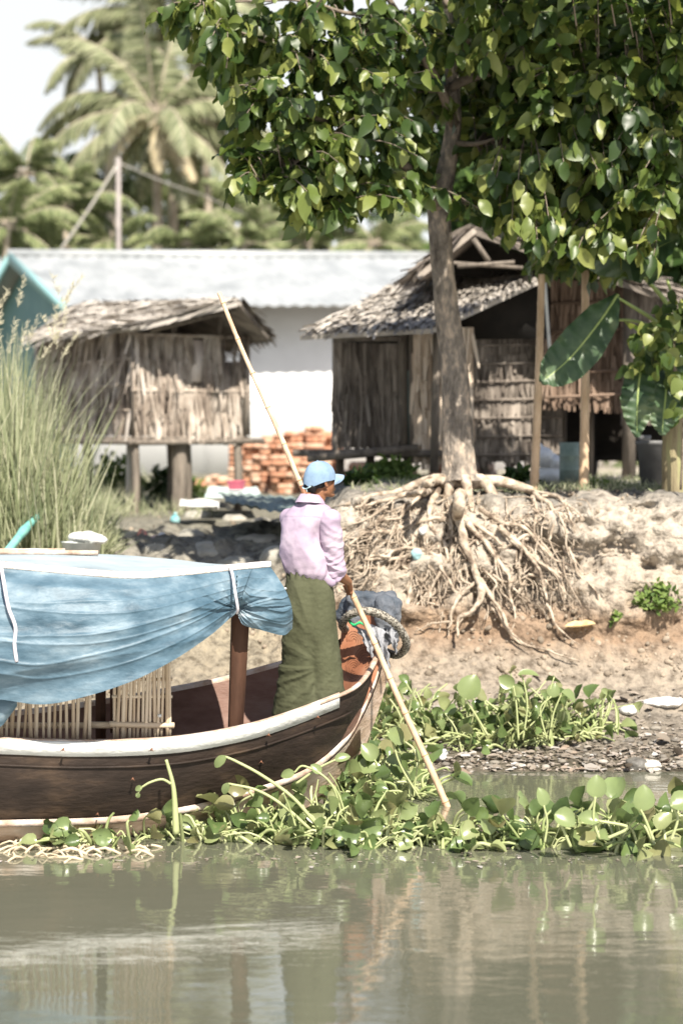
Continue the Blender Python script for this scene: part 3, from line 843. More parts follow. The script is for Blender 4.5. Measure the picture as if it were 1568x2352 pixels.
# ------------------------------------------------------------------ pole
PB, PT = P(1027, 1862, 12.60), P(500, 672, 12.98)
def on_pole(py):
    """point of the pole's axis that shows at reference row py"""
    lo, hi = 0.0, 1.0
    for _ in range(30):
        t = (lo + hi) / 2; q = PB * (1 - t) + PT * t
        yy = CY - FPX * math.tan(math.atan2(q[2] - CAMH, q[1]) + PITCH)
        if yy > py: lo = t
        else: hi = t
    return PB * (1 - t) + PT * t
pl = MB()
ext = PB + (PB - PT) * .06
tt = np.linspace(0, 1, 240)
cpts = ext * (1 - tt)[:, None] + PT * tt[:, None]
cpts[:, 0] += .012 * np.sin(tt * 7) + .006 * np.sin(tt * 19)
nodes = np.cumsum(rng.uniform(.055, .085, 16))
rad = .0235 * (1 - .40 * tt)
for nd in nodes:
    rad = rad + .0032 * np.exp(-((tt - nd) / .0035) ** 2) - .001 * np.exp(-((tt - nd - .008) / .004) ** 2)
pl.tube(cpts, rad, 12)
po = pl.build('punt_pole', M_pole)
tag(po, 'long slanting bamboo pole with joints held by the standing boatman', 'pole')
po2 = MB()
for nd in nodes:
    if nd < 1:
        i = min(238, int(nd * 239)); po2.tube([cpts[i], cpts[i] + (cpts[i + 1] - cpts[i]) * .35], rad[i] * 1.03, 12)
tag(po2.build('joint_rings', mat('bamboo_joint', [(.32, .16, .07), (.45, .26, .13)], 10, .6), po), kind='stuff')

# ------------------------------------------------------------------ boatman
DECK = .635
org = P(712, 1648, 12.5); org[2] = DECK
AL = math.radians(56)
fv = np.array([math.cos(AL), math.sin(AL), 0]); rv = np.array([math.sin(AL), -math.cos(AL), 0]); uv = np.array([0, 0, 1.0])
def B(r, f, u): return org + rv * r + fv * f + uv * u
man = thing('person', 'man in pink shirt, olive sarong and pale blue cap poling the boat', 'person', org)
M_skin = mat('skin', [(.20, .085, .040), (.27, .125, .062)], 9, .5, bump=.12, bscale=60, spec=.4)
hA = math.radians(33)
hf = np.array([math.cos(hA), math.sin(hA), 0]); hr = np.array([math.sin(hA), -math.cos(hA), 0])
HC = P(736, 1106, 12.52)
HU = norm(np.array([0, 0, 1.0]) - .10 * hf); hf2 = norm(hf + .10 * uv)
HS = 1.09
def H(r, f, u): return HC + (hr * r + hf2 * f + HU * u) * HS
hax = np.array([hr, hf2, HU]) * HS
b = MB()
# legs, feet
for sg in (-1, 1):
    hip, kn, an = B(.055 * sg, 0, .84), B(.09 * sg, .01, .47), B(.13 * sg, .0, .07)
    b.cap(hip, kn, .075, .055); b.cap(kn, an, .055, .035)
    b.cap(an - uv * .03, an + fv * .15 - uv * .045, .035, .025); b.cap(an - uv * .035, an - fv * .04 - uv * .035, .034, .030)
b.cap(B(-.03, 0, .92), B(.03, 0, .92), .10, .10)
b.cap(B(-.02, 0, .92), B(-.02, .0, 1.22), .085, .085)
b.cap(B(-.10, 0, 1.29), B(.08, 0, 1.29), .07, .07); b.cap(B(0, 0, 1.2), B(0, .01, 1.34), .08, .06)
b.cap(B(0, .01, 1.33), H(0, -.012, -.06), .062, .052)
# head
b.ell(H(0, -.012, .035), (.072, .090, .082), hax); b.ell(H(0, .030, -.022), (.058, .060, .078), hax)
b.cap(H(-.035, .0, -.06), H(-.008, .062, -.088), .026, .018); b.cap(H(.035, .0, -.06), H(.008, .062, -.088), .026, .018)
b.ell(H(0, .074, -.088), (.020, .018, .017), hax)                         # chin
b.cap(H(0, .083, .018), H(0, .103, -.024), .008, .0125)                   # nose
b.ell(H(.010, .094, -.026), (.009, .010, .008), hax); b.ell(H(-.010, .094, -.026), (.009, .010, .008), hax)
b.ell(H(0, .087, -.052), (.020, .011, .0055), hax); b.ell(H(0, .085, -.063), (.018, .011, .006), hax)   # lips
b.ell(H(.034, .066, -.012), (.020, .018, .014), hax); b.ell(H(-.034, .066, -.012), (.020, .018, .014), hax)  # cheeks
b.cap(H(-.035, .073, .027), H(.035, .073, .027), .011, .011)              # brow
for sg in (-1, 1):
    for an in np.linspace(-1.9, 1.5, 8):                                   # ear rim
        b.ell(H(sg * (.075 + .006 * math.cos(an)), -.006 - .014 * math.cos(an), .0 + .027 * math.sin(an)), (.0065, .007, .007), hax, 8, 6)
    b.ell(H(sg * .072, -.004, -.002), (.007, .012, .024), hax); b.ell(H(sg * .073, .003, -.028), (.006, .007, .009), hax, 8, 6)
# right arm down to the pole
sh = B(.158, -.005, 1.312); el = P(768, 1312, 12.47); hand = on_pole(1352); wr = P(800, 1337, 12.66)
b.cap(sh, el, .042, .034); b.cap(el, wr * .75 + el * .25, .046, .034); b.cap(wr * .75 + el * .25, wr, .034, .027)
pd = norm(PT - PB)
def grip(wrist, centre, side_thumb, r_pole):
    """palm and five curled fingers closed round the pole at centre"""
    to = norm(centre - wrist)
    a = norm(to - pd * np.dot(to, pd)); c = np.cross(pd, a) * side_thumb
    palm = centre - a * (r_pole + .012)
    b.cap(wrist, palm - pd * .012, .024, .021); b.cap(wrist, palm + pd * .018, .022, .020)
    b.cap(palm - pd * .030 + c * .004, palm + pd * .030 + c * .004, .0175, .0175)
    for k, (off, L_) in enumerate(((-.034, .88), (-.012, .98), (.010, 1.0), (.031, .93))):
        cc = centre + pd * off; R_ = r_pole + .0085
        pts = [cc + R_ * (-a * math.cos(t) + c * math.sin(t)) for t in np.linspace(.45, .45 + 3.6 * L_, 8)]
        pts[1] = pts[1] + .005 * norm(pts[1] - cc)
        rr = np.linspace(.0095, .0075, 8)
        for i in range(7): b.cap(pts[i], pts[i + 1], rr[i], rr[i + 1], 8)
    tb = [palm + pd * .034 * 1.0 - c * .010, centre + pd * .052 - c * (r_pole + .008) - a * .004, centre + pd * .044 - c * (r_pole + .004) + a * .020, centre + pd * .034 + a * (r_pole + .008)]
    for i in range(3): b.cap(tb[i], tb[i + 1], .0115 - i * .001, .0105 - i * .001, 8)
grip(wr, hand, 1, .018)
# left arm raised to the pole behind the head
shl = B(-.158, 0, 1.312); handl = on_pole(1128); ell_ = P(676, 1232, 12.86); wl_ = handl + np.array([.005, -.04, -.055])
b.cap(shl, ell_, .042, .034); b.cap(ell_, wl_, .038, .024)
grip(wl_, handl, -1, .016)
body = remesh(b, 'body', M_skin, man, .0052, 5)
# eyes
M_eye = mat('eye', [(.5, .48, .45), (.7, .68, .65)], 10, .3)
for sg in (-1, 1):
    ey = MB(); ey.ell(H(sg * .031, .078, .008), (.012, .010, .009), hax, 10, 8); ey.build('eye', M_eye, man)
# hair: close-cropped, shows below the cap
hb = MB()
hb.ell(H(0, -.018, .022), (.078, .084, .070), hax)
hb.cap(H(-.038, -.080, -.020), H(.038, -.080, -.020), .026, .026); hb.cap(H(-.030, -.072, -.045), H(.030, -.072, -.045), .018, .018)
hb.cap(H(.070, .012, .03), H(.071, .015, .008), .010, .005, 8); hb.cap(H(-.070, .012, .03), H(-.071, .015, .008), .010, .005, 8)
hb.cap(H(.060, -.045, .0), H(.060, -.045, -.02), .02, .014, 8); hb.cap(H(-.060, -.045, .0), H(-.060, -.045, -.02), .02, .014, 8)
remesh(hb, 'hair', mat('hair', [(.006, .005, .005), (.02, .016, .014)], 40, .55, bump=.6, bscale=180), man, .006, 3, lambda w: .0015 * vnoise(w * 160))
# cap
M_cap = mat('cap_denim', [(.15, .23, .34), (.23, .33, .45), (.32, .42, .53)], 7, .85, bump=.5, bscale=300, stretch=(1, 1, 1), lo=.3, hi=.7)
cpb = MB()
nn_, mm_ = 20, 48
G = []
for i in range(nn_):
    t = i / (nn_ - 1) * 1.0
    row = []
    for j in range(mm_):
        ph = 2 * math.pi * j / mm_
        dr, df = math.sin(ph), math.cos(ph)
        rear = max(0, -df) ** 1.5
        low = .016 - .040 * rear - .012 * abs(dr)        # hem lower at the back
        if rear > .80 and abs(dr) < .42: low += .022 * math.cos(dr / .42 * math.pi / 2)   # adjuster opening
        th = t * math.pi / 2
        rr = math.sin(th) ** .86
        z = low + (.127 - low) * (math.cos(th) ** .95 if th < 1.57 else 0)
        sq = 1 + .03 * math.sin(3 * ph) * math.sin(2 * th)
        seam = -.0012 * math.exp(-((((ph / (math.pi / 3)) % 1) - .5) / .03) ** 2) if t > .05 else 0
        row.append(H(dr * (.0885 + seam) * rr * sq, -.010 + df * (.106 + seam + (.003 if df > 0 else 0)) * rr * sq, z))
    G.append(row)
G = np.array(G); G = G + (.0016 * fbm(G * 38, 3))[..., None] * norm(G - HC)
cpb.grid(G, close_v=True)
inner = HC + (G - HC) * .965
cpb.grid(inner, close_v=True); cpb.grid(np.stack([G[-1], inner[-1]]), close_v=True)
cpo = cpb.build('cap', M_cap, man)
br = MB(); G = []
for k in range(11):
    t = k / 10; row = []
    for s in np.linspace(-1, 1, 21):
        wd = .080 * (1 - .10 * t ** 3)
        base = .094 * math.sqrt(max(0, 1 - (s * .80) ** 2))
        ln = .078 * (1 - abs(s) ** 3.2) ** .6 if abs(s) < 1 else 0
        row.append(H(s * wd, base - .008 + t * ln, .036 - .048 * s * s - .012 * t * t))
    G.append(row)
br.slab(np.array(G), HU * -.004)
br.build('brim', M_cap, cpo)
bb = MB(); bb.ell(H(0, -.010, .128), (.007, .007, .004), hax, 10, 6); bb.build('button', M_cap, cpo)
sp_ = MB(); sp_.tube(curve([H(-.045, -.098, -.018), H(-.02, -.112, -.028), H(.0, -.114, -.031), H(.02, -.112, -.028), H(.045, -.098, -.018)], 12), .009, 6, flat=.3)
sp_.tube([H(.012, -.114, -.028), H(.016, -.112, -.050)], .009, 6, flat=.3); sp_.build('adjuster_strap', mat('strap', [(.45, .68, .72), (.6, .8, .82)], 9, .6), cpo)

# shirt
sb = MB()
M_shirt = mat('pink_shirt', [(.30, .23, .315), (.38, .30, .38), (.45, .37, .435)], 5, .8, bump=.25, bscale=90, spec=.2, bdist=.004)
def rings(mb, prof, n=40):
    G = []
    for (r, f, u, a, c, e) in prof:
        row = []
        for j in range(n):
            ph = 2 * math.pi * j / n
            cx_, sy_ = math.cos(ph), math.sin(ph)
            row.append(B(r + a * math.copysign(abs(cx_) ** e, cx_), f + c * math.copysign(abs(sy_) ** e, sy_), u))
        G.append(row)
    mb.grid(np.array(G), close_v=True)
    for k in (0, -1):
        R_ = np.array(G[k]); mb.V.append(R_); mb.N.append([mb.n + i for i in range(n)]); mb.n += n
rings(sb, [(-.01, .01, .90, .115, .095, .9), (-.012, .01, .915, .138, .112, .85), (-.018, .0, .95, .160, .128, .85), (-.026, -.012, 1.0, .166, .134, .85), (-.030, -.018, 1.08, .164, .136, .85), (-.030, -.02, 1.18, .164, .136, .85),
           (-.022, -.016, 1.27, .172, .130, .85), (-.010, -.01, 1.335, .172, .115, .9), (0, .0, 1.385, .135, .088, .95), (0, .012, 1.415, .080, .070, 1), (0, .016, 1.44, .068, .066, 1)])
sb.cap(B(-.13, 0, 1.305), B(.115, 0, 1.305), .082, .078, 20)
slv = MB()
shp = sh * 1.0
cuff = el * 1.0
slv.cap(shp + rv * .004, sh * .5 + el * .5, .074, .066, 20); slv.cap(sh * .5 + el * .5, el * .93 + sh * .07, .066, .062, 20); slv.cap(B(.10, 0, 1.325), shp, .062, .070, 20)
slv.cap(el * .93 + sh * .07, el * .98 + sh * .02, .062, .056, 20)
cd = norm(norm(el - sh) + norm(wr - el))
slv.tube([cuff - cd * .030, cuff - cd * .022, cuff + cd * .030, cuff + cd * .034], [.058, .067, .065, .050], 20)
# loose cloth tail at the waist
sb.cap(B(.10, .02, .93), B(.155, .03, .895), .05, .028, 12)
sb.cap(shl, shl * .4 + ell_ * .6, .070, .064, 20); sb.cap(shl * .4 + ell_ * .6, ell_ * .8 + wl_ * .2, .064, .058, 20)
def shirt_disp(w):
    q = w - org
    r = q @ rv; f = q @ fv; u = q[:, 2]
    sl = smooth(.135, .175, r) * smooth(1.34, 1.26, u)
    n1 = fbm(np.stack([r * 5 + u * 3.2, f * 4, u * 2.6 - r * 3], -1), 3)
    rid = (1 - 2 * np.abs(vnoise(np.stack([r * 6 - u * 5, f * 3, u * 4.5 + r * 8], -1) + 5)))
    slr = (1 - 2 * np.abs(vnoise(np.stack([r * 9, f * 6, u * 21 + r * 14], -1)))) * .8 + .6 * fbm(w * 20, 2)
    arm = np.exp(-((r - .125) / .035) ** 2 - ((u - 1.20) / .09) ** 2)
    waist = smooth(1.06, .94, u) * np.sin(np.arctan2(f, r) * 15 + 3 * vnoise(w * 6))
    yoke = -.0035 * np.exp(-((u - 1.325 + .25 * (r * r)) / .004) ** 2) * (f < 0) * (np.abs(r) < .15)
    return (1 - sl) * (.013 * n1 + .011 * np.clip(rid, -.5, 1)) + sl * .0075 * slr - arm * .04 + waist * .0025 + yoke + .0035 * fbm(w * 24, 2)
shirt = remesh(sb, 'shirt', M_shirt, man, .0075, 9, shirt_disp)
def sleeve_disp(w):
    q = w - org; r = q @ rv; f = q @ fv; u = q[:, 2]
    c1_ = 1 - 2 * np.abs(vnoise(np.stack([r * 7 + f * 3, f * 5, u * 17 + r * 15], -1)))
    c2_ = 1 - 2 * np.abs(vnoise(np.stack([r * 12, f * 9 + 3, u * 30 - f * 16], -1)))
    k_ = smooth(1.30, 1.12, u)
    return (.004 + .010 * k_) * c1_ + .005 * k_ * c2_ + .003 * fbm(w * 24, 2)
remesh(slv, 'sleeve', M_shirt, shirt, .0065, 4, sleeve_disp)
# collar
co = MB(); G = []
for k, (rad_, h_, up_) in enumerate(((.062, .0, 1.447), (.060, .0, 1.478), (.066, -.004, 1.480), (.090, -.014, 1.436), (.094, -.018, 1.425))):
    row = []
    for ph in np.linspace(math.radians(-235), math.radians(55), 34):
        pt_ = .022 * smooth(.75, 1.0, abs((math.degrees(ph) + 90) / 145)) if k >= 3 else 0
        row.append(B((rad_ + .004) * math.cos(ph) * 1.05, .018 + h_ + (rad_ + pt_) * math.sin(ph), up_ + .012 * math.sin(ph) * -1 - pt_ * .8 - .012))
    G.append(row)
G = np.array(G); G[..., 2] += .002 * vnoise(G * 40)
co.grid(G); co.grid(np.stack([G[-1], G[-1] - np.array([0, 0, .0]) + norm(B(0, .018, 1.4) - G[-1]) * .012]))
co.build('collar', M_shirt, shirt)
cf = MB(); G = []
axa = norm(np.cross(cd, [0, 0, 1.0])); axb = np.cross(cd, axa)
# sarong
M_sarong = mat('olive_sarong', [(.050, .052, .029), (.074, .078, .045), (.100, .104, .064)], 4, .9, bump=.35, bscale=70, spec=.12, lo=.3, hi=.72, stretch=(1, 1, .6), bdist=.006)
sil = [(1300, 662, 752, .110), (1318, 659, 756, .118), (1330, 657, 758, .125), (1345, 654, 763, .140), (1380, 651, 768, .158), (1430, 650, 771, .165), (1480, 648, 776, .168), (1540, 642, 783, .172),
       (1600, 634, 789, .178), (1636, 629, 791, .182), (1648, 629, 790, .182)]
ss = np.array(sil, float)
G = []
nr_, nc_ = 150, 180
for i in range(nr_):
    py = 1300 + (1648 - 1300) * i / (nr_ - 1)
    l, r_, dp = [np.interp(py, ss[:, 0], ss[:, k]) for k in (1, 2, 3)]
    pyc = py
    c0 = P((l + r_) / 2, pyc, 12.5); hw = (P(r_, pyc, 12.5)[0] - P(l, pyc, 12.5)[0]) / 2
    ph = np.linspace(0, 2 * math.pi, nc_, endpoint=False)
    cx_, sy_ = np.cos(ph), np.sin(ph)
    row = np.stack([c0[0] + hw * np.sign(cx_) * np.abs(cx_) ** .9, 12.5 + dp * np.sign(sy_) * np.abs(sy_) ** .9, np.full(nc_, c0[2])], 1)
    G.append(row)
G = np.array(G)
cen = G.mean(1, keepdims=True); outv = norm((G - cen) * [1, 1, 0])
X, Yy, Z = G[..., 0] - org[0], G[..., 1] - 12.5, G[..., 2] - DECK
low = smooth(.62, .1, Z)
# long diagonal drag lines from the right knee, soft vertical folds, fine crushed wrinkles
d1 = 1 - 2 * np.abs(vnoise(np.stack([X * 4 + Z * 3, Yy * 2, Z * 11 - X * 10], -1)))
kx, kz = .10, .34
th = np.arctan2(Z - kz, X - kx); rh = np.hypot(X - kx, Z - kz)
d2 = (1 - 2 * np.abs(vnoise(np.stack([th * 4.5, rh * 2, rh * 0], -1)))) * np.exp(-rh * 2.2) * smooth(.04, .22, rh) * smooth(kx + .02, kx - .10, X)
d3 = fbm(np.stack([X * 5, Yy * 5, Z * 1.6], -1), 3)
d4 = fbm(np.stack([X * 16 + Z * 8, Yy * 10, Z * 34], -1), 3)
leg = -np.exp(-((X - .005 - .04 * low) / .035) ** 2) * .030 * smooth(.75, .25, Z)
disp = .004 * d1 * (.15 + low) + .020 * d2 + .020 * d3 * (.4 + low) + .0042 * d4 * (.10 + low) + leg + .003 * fbm(np.stack([X * 40, Yy * 40, Z * 60], -1), 2)
wst = smooth(.90, .955, Z)
disp = disp * (1 - wst) + wst * .008 * np.sin(np.arctan2(Yy, X) * 19)
G = G + outv * disp[..., None]
G[-1, :, 2] += .008 * np.sin(np.linspace(0, 2 * math.pi, nc_) * 5)
sg_ = MB(); sg_.grid(G, close_v=True)
hem_in = cen[-1] + (G[-1] - cen[-1]) * .96; sg_.grid(np.stack([G[-1], hem_in, hem_in + [0, 0, .06]]), close_v=True)
sar = sg_.build('sarong', M_sarong, man)
# bunched knot and loose end at the front right of the waist
kb = MB()
kc = P(752, 1352, 12.58)
for k in range(7):
    p0 = kc + np.array([.012 * math.sin(k * 2.1), .02 * math.cos(k), .03 - .018 * k]); kb.cap(p0, p0 + np.array([.028 * math.cos(k * 1.3), .02, -.03]), .020, .014, 10)
kb.cap(kc + [0.01, .02, .04], kc + [.03, .04, -.10], .018, .008, 10)
remesh(kb, 'sarong_knot', M_sarong, man, .006, 3, lambda w: .005 * fbm(w * 40, 2))
wb = MB(); wb.ell(P(655, 1352, 12.42), (.010, .012, .009)); wb.build('tarp_toggle', M_white, boat)
# ------------------------------------------------------------------ riverside tree
TB = P(1054, 1100, 16.75)
tree = thing('broadleaf_tree', 'leafy tree with tall bare trunk standing over a tangle of exposed roots', 'tree', TB)
tk = MB()
tp_ = PL([(1056, 1112, 16.72), (1055, 1085, 16.74), (1053, 1040, 16.75), (1052, 980, 16.75), (1048, 900, 16.75), (1042, 820, 16.75), (1028, 720, 16.72), (1019, 630, 16.7), (1012, 540, 16.7), (1009, 470, 16.7), (1019, 424, 16.68),
          (1036, 330, 16.65), (1042, 260, 16.6), (1036, 150, 16.5), (1030, 20, 16.5), (1050, -150, 16.4), (1060, -340, 16.3)])
tc_ = curve(tp_, 90)
k = np.linspace(0, 16, 90)
rr = np.interp(k, [0, .6, 1, 2, 3, 5, 7, 9, 10, 12, 13, 14, 16], [.20, .165, .145, .135, .13, .118, .100, .100, .088, .066, .056, .04, .02])
ang = np.linspace(0, 2 * math.pi, 40, endpoint=False)
tn = norm(np.gradient(tc_, axis=0))
u = norm(np.cross(tn, [0, 1.0, 0])); v_ = np.cross(tn, u)
A_, K_ = np.meshgrid(ang, k, indexing='xy')
flute = 1 + .07 * np.sin(A_ * 3 + K_ * .25) + .13 * np.exp(-K_ * .55) * np.sin(A_ * 5 + 1) + .05 * fbm(np.stack([np.cos(A_) * 2, np.sin(A_) * 2, K_ * 1.2], -1), 3)
G = tc_[:, None, :] + (rr[:, None] * flute)[..., None] * (np.cos(ang)[None, :, None] * u[:, None, :] + np.sin(ang)[None, :, None] * v_[:, None, :])
tk.grid(G, close_v=True)
tk.build('trunk', M_bark, tree)
limbs = [
    [(1010, 475, 16.7, .06), (985, 455, 16.5, .052), (945, 400, 16.2, .045), (880, 340, 15.9, .038), (800, 290, 15.6, .030), (700, 262, 15.4, .022), (620, 230, 15.3, .014)],
    [(880, 340, 15.9, .03), (840, 250, 15.7, .024), (760, 160, 15.5, .018), (640, 110, 15.3, .012), (520, 60, 15.2, .008)],
    [(800, 290, 15.6, .024), (730, 330, 15.4, .016), (660, 390, 15.3, .012), (600, 420, 15.2, .007)],
    [(945, 400, 16.2, .03), (880, 410, 15.9, .018), (800, 430, 15.7, .012), (730, 480, 15.5, .007)],
    [(1040, 290, 16.6, .05), (1000, 180, 16.2, .04), (930, 60, 15.9, .03), (860, -60, 15.8, .02), (760, -180, 15.6, .01)],
    [(1036, 200, 16.5, .045), (1120, 165, 16.3, .04), (1230, 165, 16.1, .035), (1330, 185, 15.9, .028), (1450, 175, 15.8, .02), (1600, 130, 15.7, .012), (1760, 90, 15.7, .008)],
    [(1230, 165, 16.1, .03), (1180, 80, 16.0, .022), (1120, -10, 15.9, .016), (1080, -120, 15.8, .01)],
    [(1045, 330, 16.6, .03), (1110, 328, 16.3, .016), (1170, 310, 16.1, .010), (1260, 280, 16.0, .008), (1360, 230, 15.9, .007)],
    [(1036, 150, 16.5, .04), (1150, -20, 16.3, .03), (1300, -120, 16.1, .02), (1500, -200, 16, .012)],
    [(1450, 175, 15.8, .018), (1520, 300, 15.9, .012), (1540, 420, 16.0, .008)],
    [(1330, 185, 15.9, .02), (1380, 320, 16.1, .013), (1400, 450, 16.3, .008)],
    [(930, 60, 15.9, .024), (800, 30, 15.6, .017), (650, 0, 15.4, .012), (460, 10, 15.2, .007)],
    [(1120, 165, 16.3, .03), (1110, 60, 16.6, .02), (1250, -30, 16.9, .014), (1400, 0, 17.2, .008)],
    [(1030, 20, 16.5, .035), (950, -160, 16.4, .02), (800, -300, 16.2, .012)],
]
LP = []
M_limb = mat('branch_bark', [(.10, .08, .06), (.26, .21, .165)], 8, .85, bump=.5)
for L_ in limbs:
    c = curve(np.array([np.append(P(x, y, Y), r) for x, y, Y, r in L_])[:, :3], 24)
    r = np.interp(np.linspace(0, len(L_) - 1, 24), range(len(L_)), [q[3] for q in L_])
    c = c + .02 * np.stack([vnoise(c * 5 + i * 7) for i in range(3)], -1)
    lb = MB(); lb.tube(c, r, 8); lb.build('branch', M_limb, tree)
    LP.append(c[4:])
LP = np.concatenate(LP)
blobs = [(395, 30, 50, 38, 2.2), (452, 52, 50, 50, 3), (520, 60, 80, 70, 6), (470, 140, 26, 30, .5), (540, 165, 50, 40, 3), (585, 240, 60, 60, 5), (570, 330, 42, 70, 3), (565, 400, 34, 38, 2.2), (640, 330, 70, 70, 6),
         (640, 405, 60, 40, 4), (690, 470, 50, 42, 4), (745, 490, 60, 38, 5), (700, 380, 70, 60, 5), (700, 250, 80, 60, 6), (640, 120, 80, 90, 6), (740, 80, 90, 90, 9), (830, 160, 90, 90, 10),
         (820, 260, 80, 60, 5), (800, 370, 70, 60, 6), (860, 420, 60, 50, 5), (930, 340, 60, 70, 6), (930, 440, 55, 38, 4), (930, 90, 110, 110, 12), (940, 210, 80, 80, 7), (1000, 400, 30, 60, 1.0),
         (1100, 70, 130, 120, 16), (1240, 70, 130, 120, 18), (1380, 70, 130, 120, 18), (1520, 60, 100, 120, 15), (1110, 220, 90, 70, 9), (1230, 240, 120, 80, 13), (1370, 260, 120, 90, 14), (1510, 240, 90, 110, 13),
         (1120, 330, 70, 60, 5), (1200, 380, 90, 60, 7), (1330, 390, 110, 70, 9), (1480, 400, 100, 80, 9), (1140, 440, 60, 40, 3), (1240, 450, 80, 40, 2.5), (1400, 480, 110, 50, 5), (1520, 510, 70, 50, 4),
         (1235, 555, 45, 40, 3), (1310, 575, 60, 30, 3), (1180, 505, 45, 45, 4), (1400, 560, 60, 34, 4), (1130, 470, 40, 30, 2), (1270, 530, 60, 40, 4), (1470, 590, 40, 30, 2), (1250, 600, 50, 30, 4), (1340, 620, 60, 26, 4), (1420, 615, 50, 26, 3), (1650, 150, 100, 200, 14), (1650, 400, 90, 150, 8),
         (600, -80, 130, 60, 8), (800, -120, 150, 90, 14), (1000, -140, 150, 100, 14), (1200, -140, 150, 100, 16), (1400, -130, 150, 100, 16), (1600, -100, 120, 100, 12),
         (1000, -330, 200, 120, 12), (1250, -330, 220, 130, 16), (1500, -300, 180, 130, 14)]
blobs = [(a, b_, c, d_, e * ((.15 if a < 1180 else .35) if b_ < -60 else 1)) for a, b_, c, d_, e in blobs]
r = np.random.default_rng(11)
tw = MB(); P_, D_, N_, L2, W2, C2 = [], [], [], [], [], []
for bx, by, rx, ry, wt in blobs:
    n = int(wt * (3.3 if bx < 960 else 4.6) + r.random())
    for _ in range(n):
        while True:
            a, c = r.uniform(-1, 1, 2)
            if a * a + c * c < 1: break
        dep = 17.2 + r.normal(0, .3) if ((930 < bx < 1130 and by > 190) or by > 590) else 15.0 + r.normal(0, .6) if by < -60 else 15.45 + r.normal(0, .30) if bx < 900 else (16.0 + r.normal(0, .45) if bx < 1050 else 16.0 + r.uniform(-.7, 1.5))
        tip = P(bx + a * rx, by + c * ry, dep)
        d2 = ((LP - tip) ** 2).sum(1); j = int(np.argmin(d2)); root = LP[j]
        v = tip - root; ln = math.sqrt(d2[j])
        if ln > .75: root = tip - v / ln * .75
        mid = root * .45 + tip * .55 + [0, 0, .06]
        c = curve([root, mid, tip], 7)
        if by > 430: tip = tip + [0, 0, .08]
        tw.tube(c, np.linspace(.0075, .0035, 7), 5, cap=False)
        dirn = norm(tip - mid); sd = norm(np.cross(dirn, [0, 0, 1.0]) + 1e-3)
        nl = r.integers(5, 9)
        for q in range(nl):
            s = q / nl
            base = c[2] * (1 - s) + tip * s if s < 1 else tip
            base = np.array([np.interp(.3 + .7 * s, np.linspace(0, 1, 7), c[:, e]) for e in range(3)])
            sgn = 1 if q % 2 else -1
            dd = dirn * .55 + sd * sgn * r.uniform(.5, 1.0) + np.array([r.normal(0, .25), r.normal(0, .25), r.uniform(-1.0, -.05)])
            P_.append(base); D_.append(dd); N_.append([r.normal(0, .7), r.normal(-.15, .7), r.uniform(.1, 1.0)])
            l = r.uniform(.10, .235); L2.append(l); W2.append(l * r.uniform(.44, .64)); C2.append(r.uniform(.0, .7))
        P_.append(tip); D_.append(dirn * .5 + [0, 0, -.4]); N_.append([r.normal(0, .3), -.3, 1]); l = r.uniform(.13, .21); L2.append(l); W2.append(l * .57); C2.append(.2)
tw.build('twigs', M_limb, tree)
fo = MB()
PROF = [(0, .06), (.10, .42), (.28, .86), (.5, 1.0), (.72, .86), (.9, .42), (1, .05)]
leaf_cloud(fo, P_, D_, N_, np.array(L2), np.array(W2), PROF, curve=np.array(C2), fold=.16, wav=.22)
crown = fo.build('crown', M_leaf, tree)
print('leaves', len(P_))

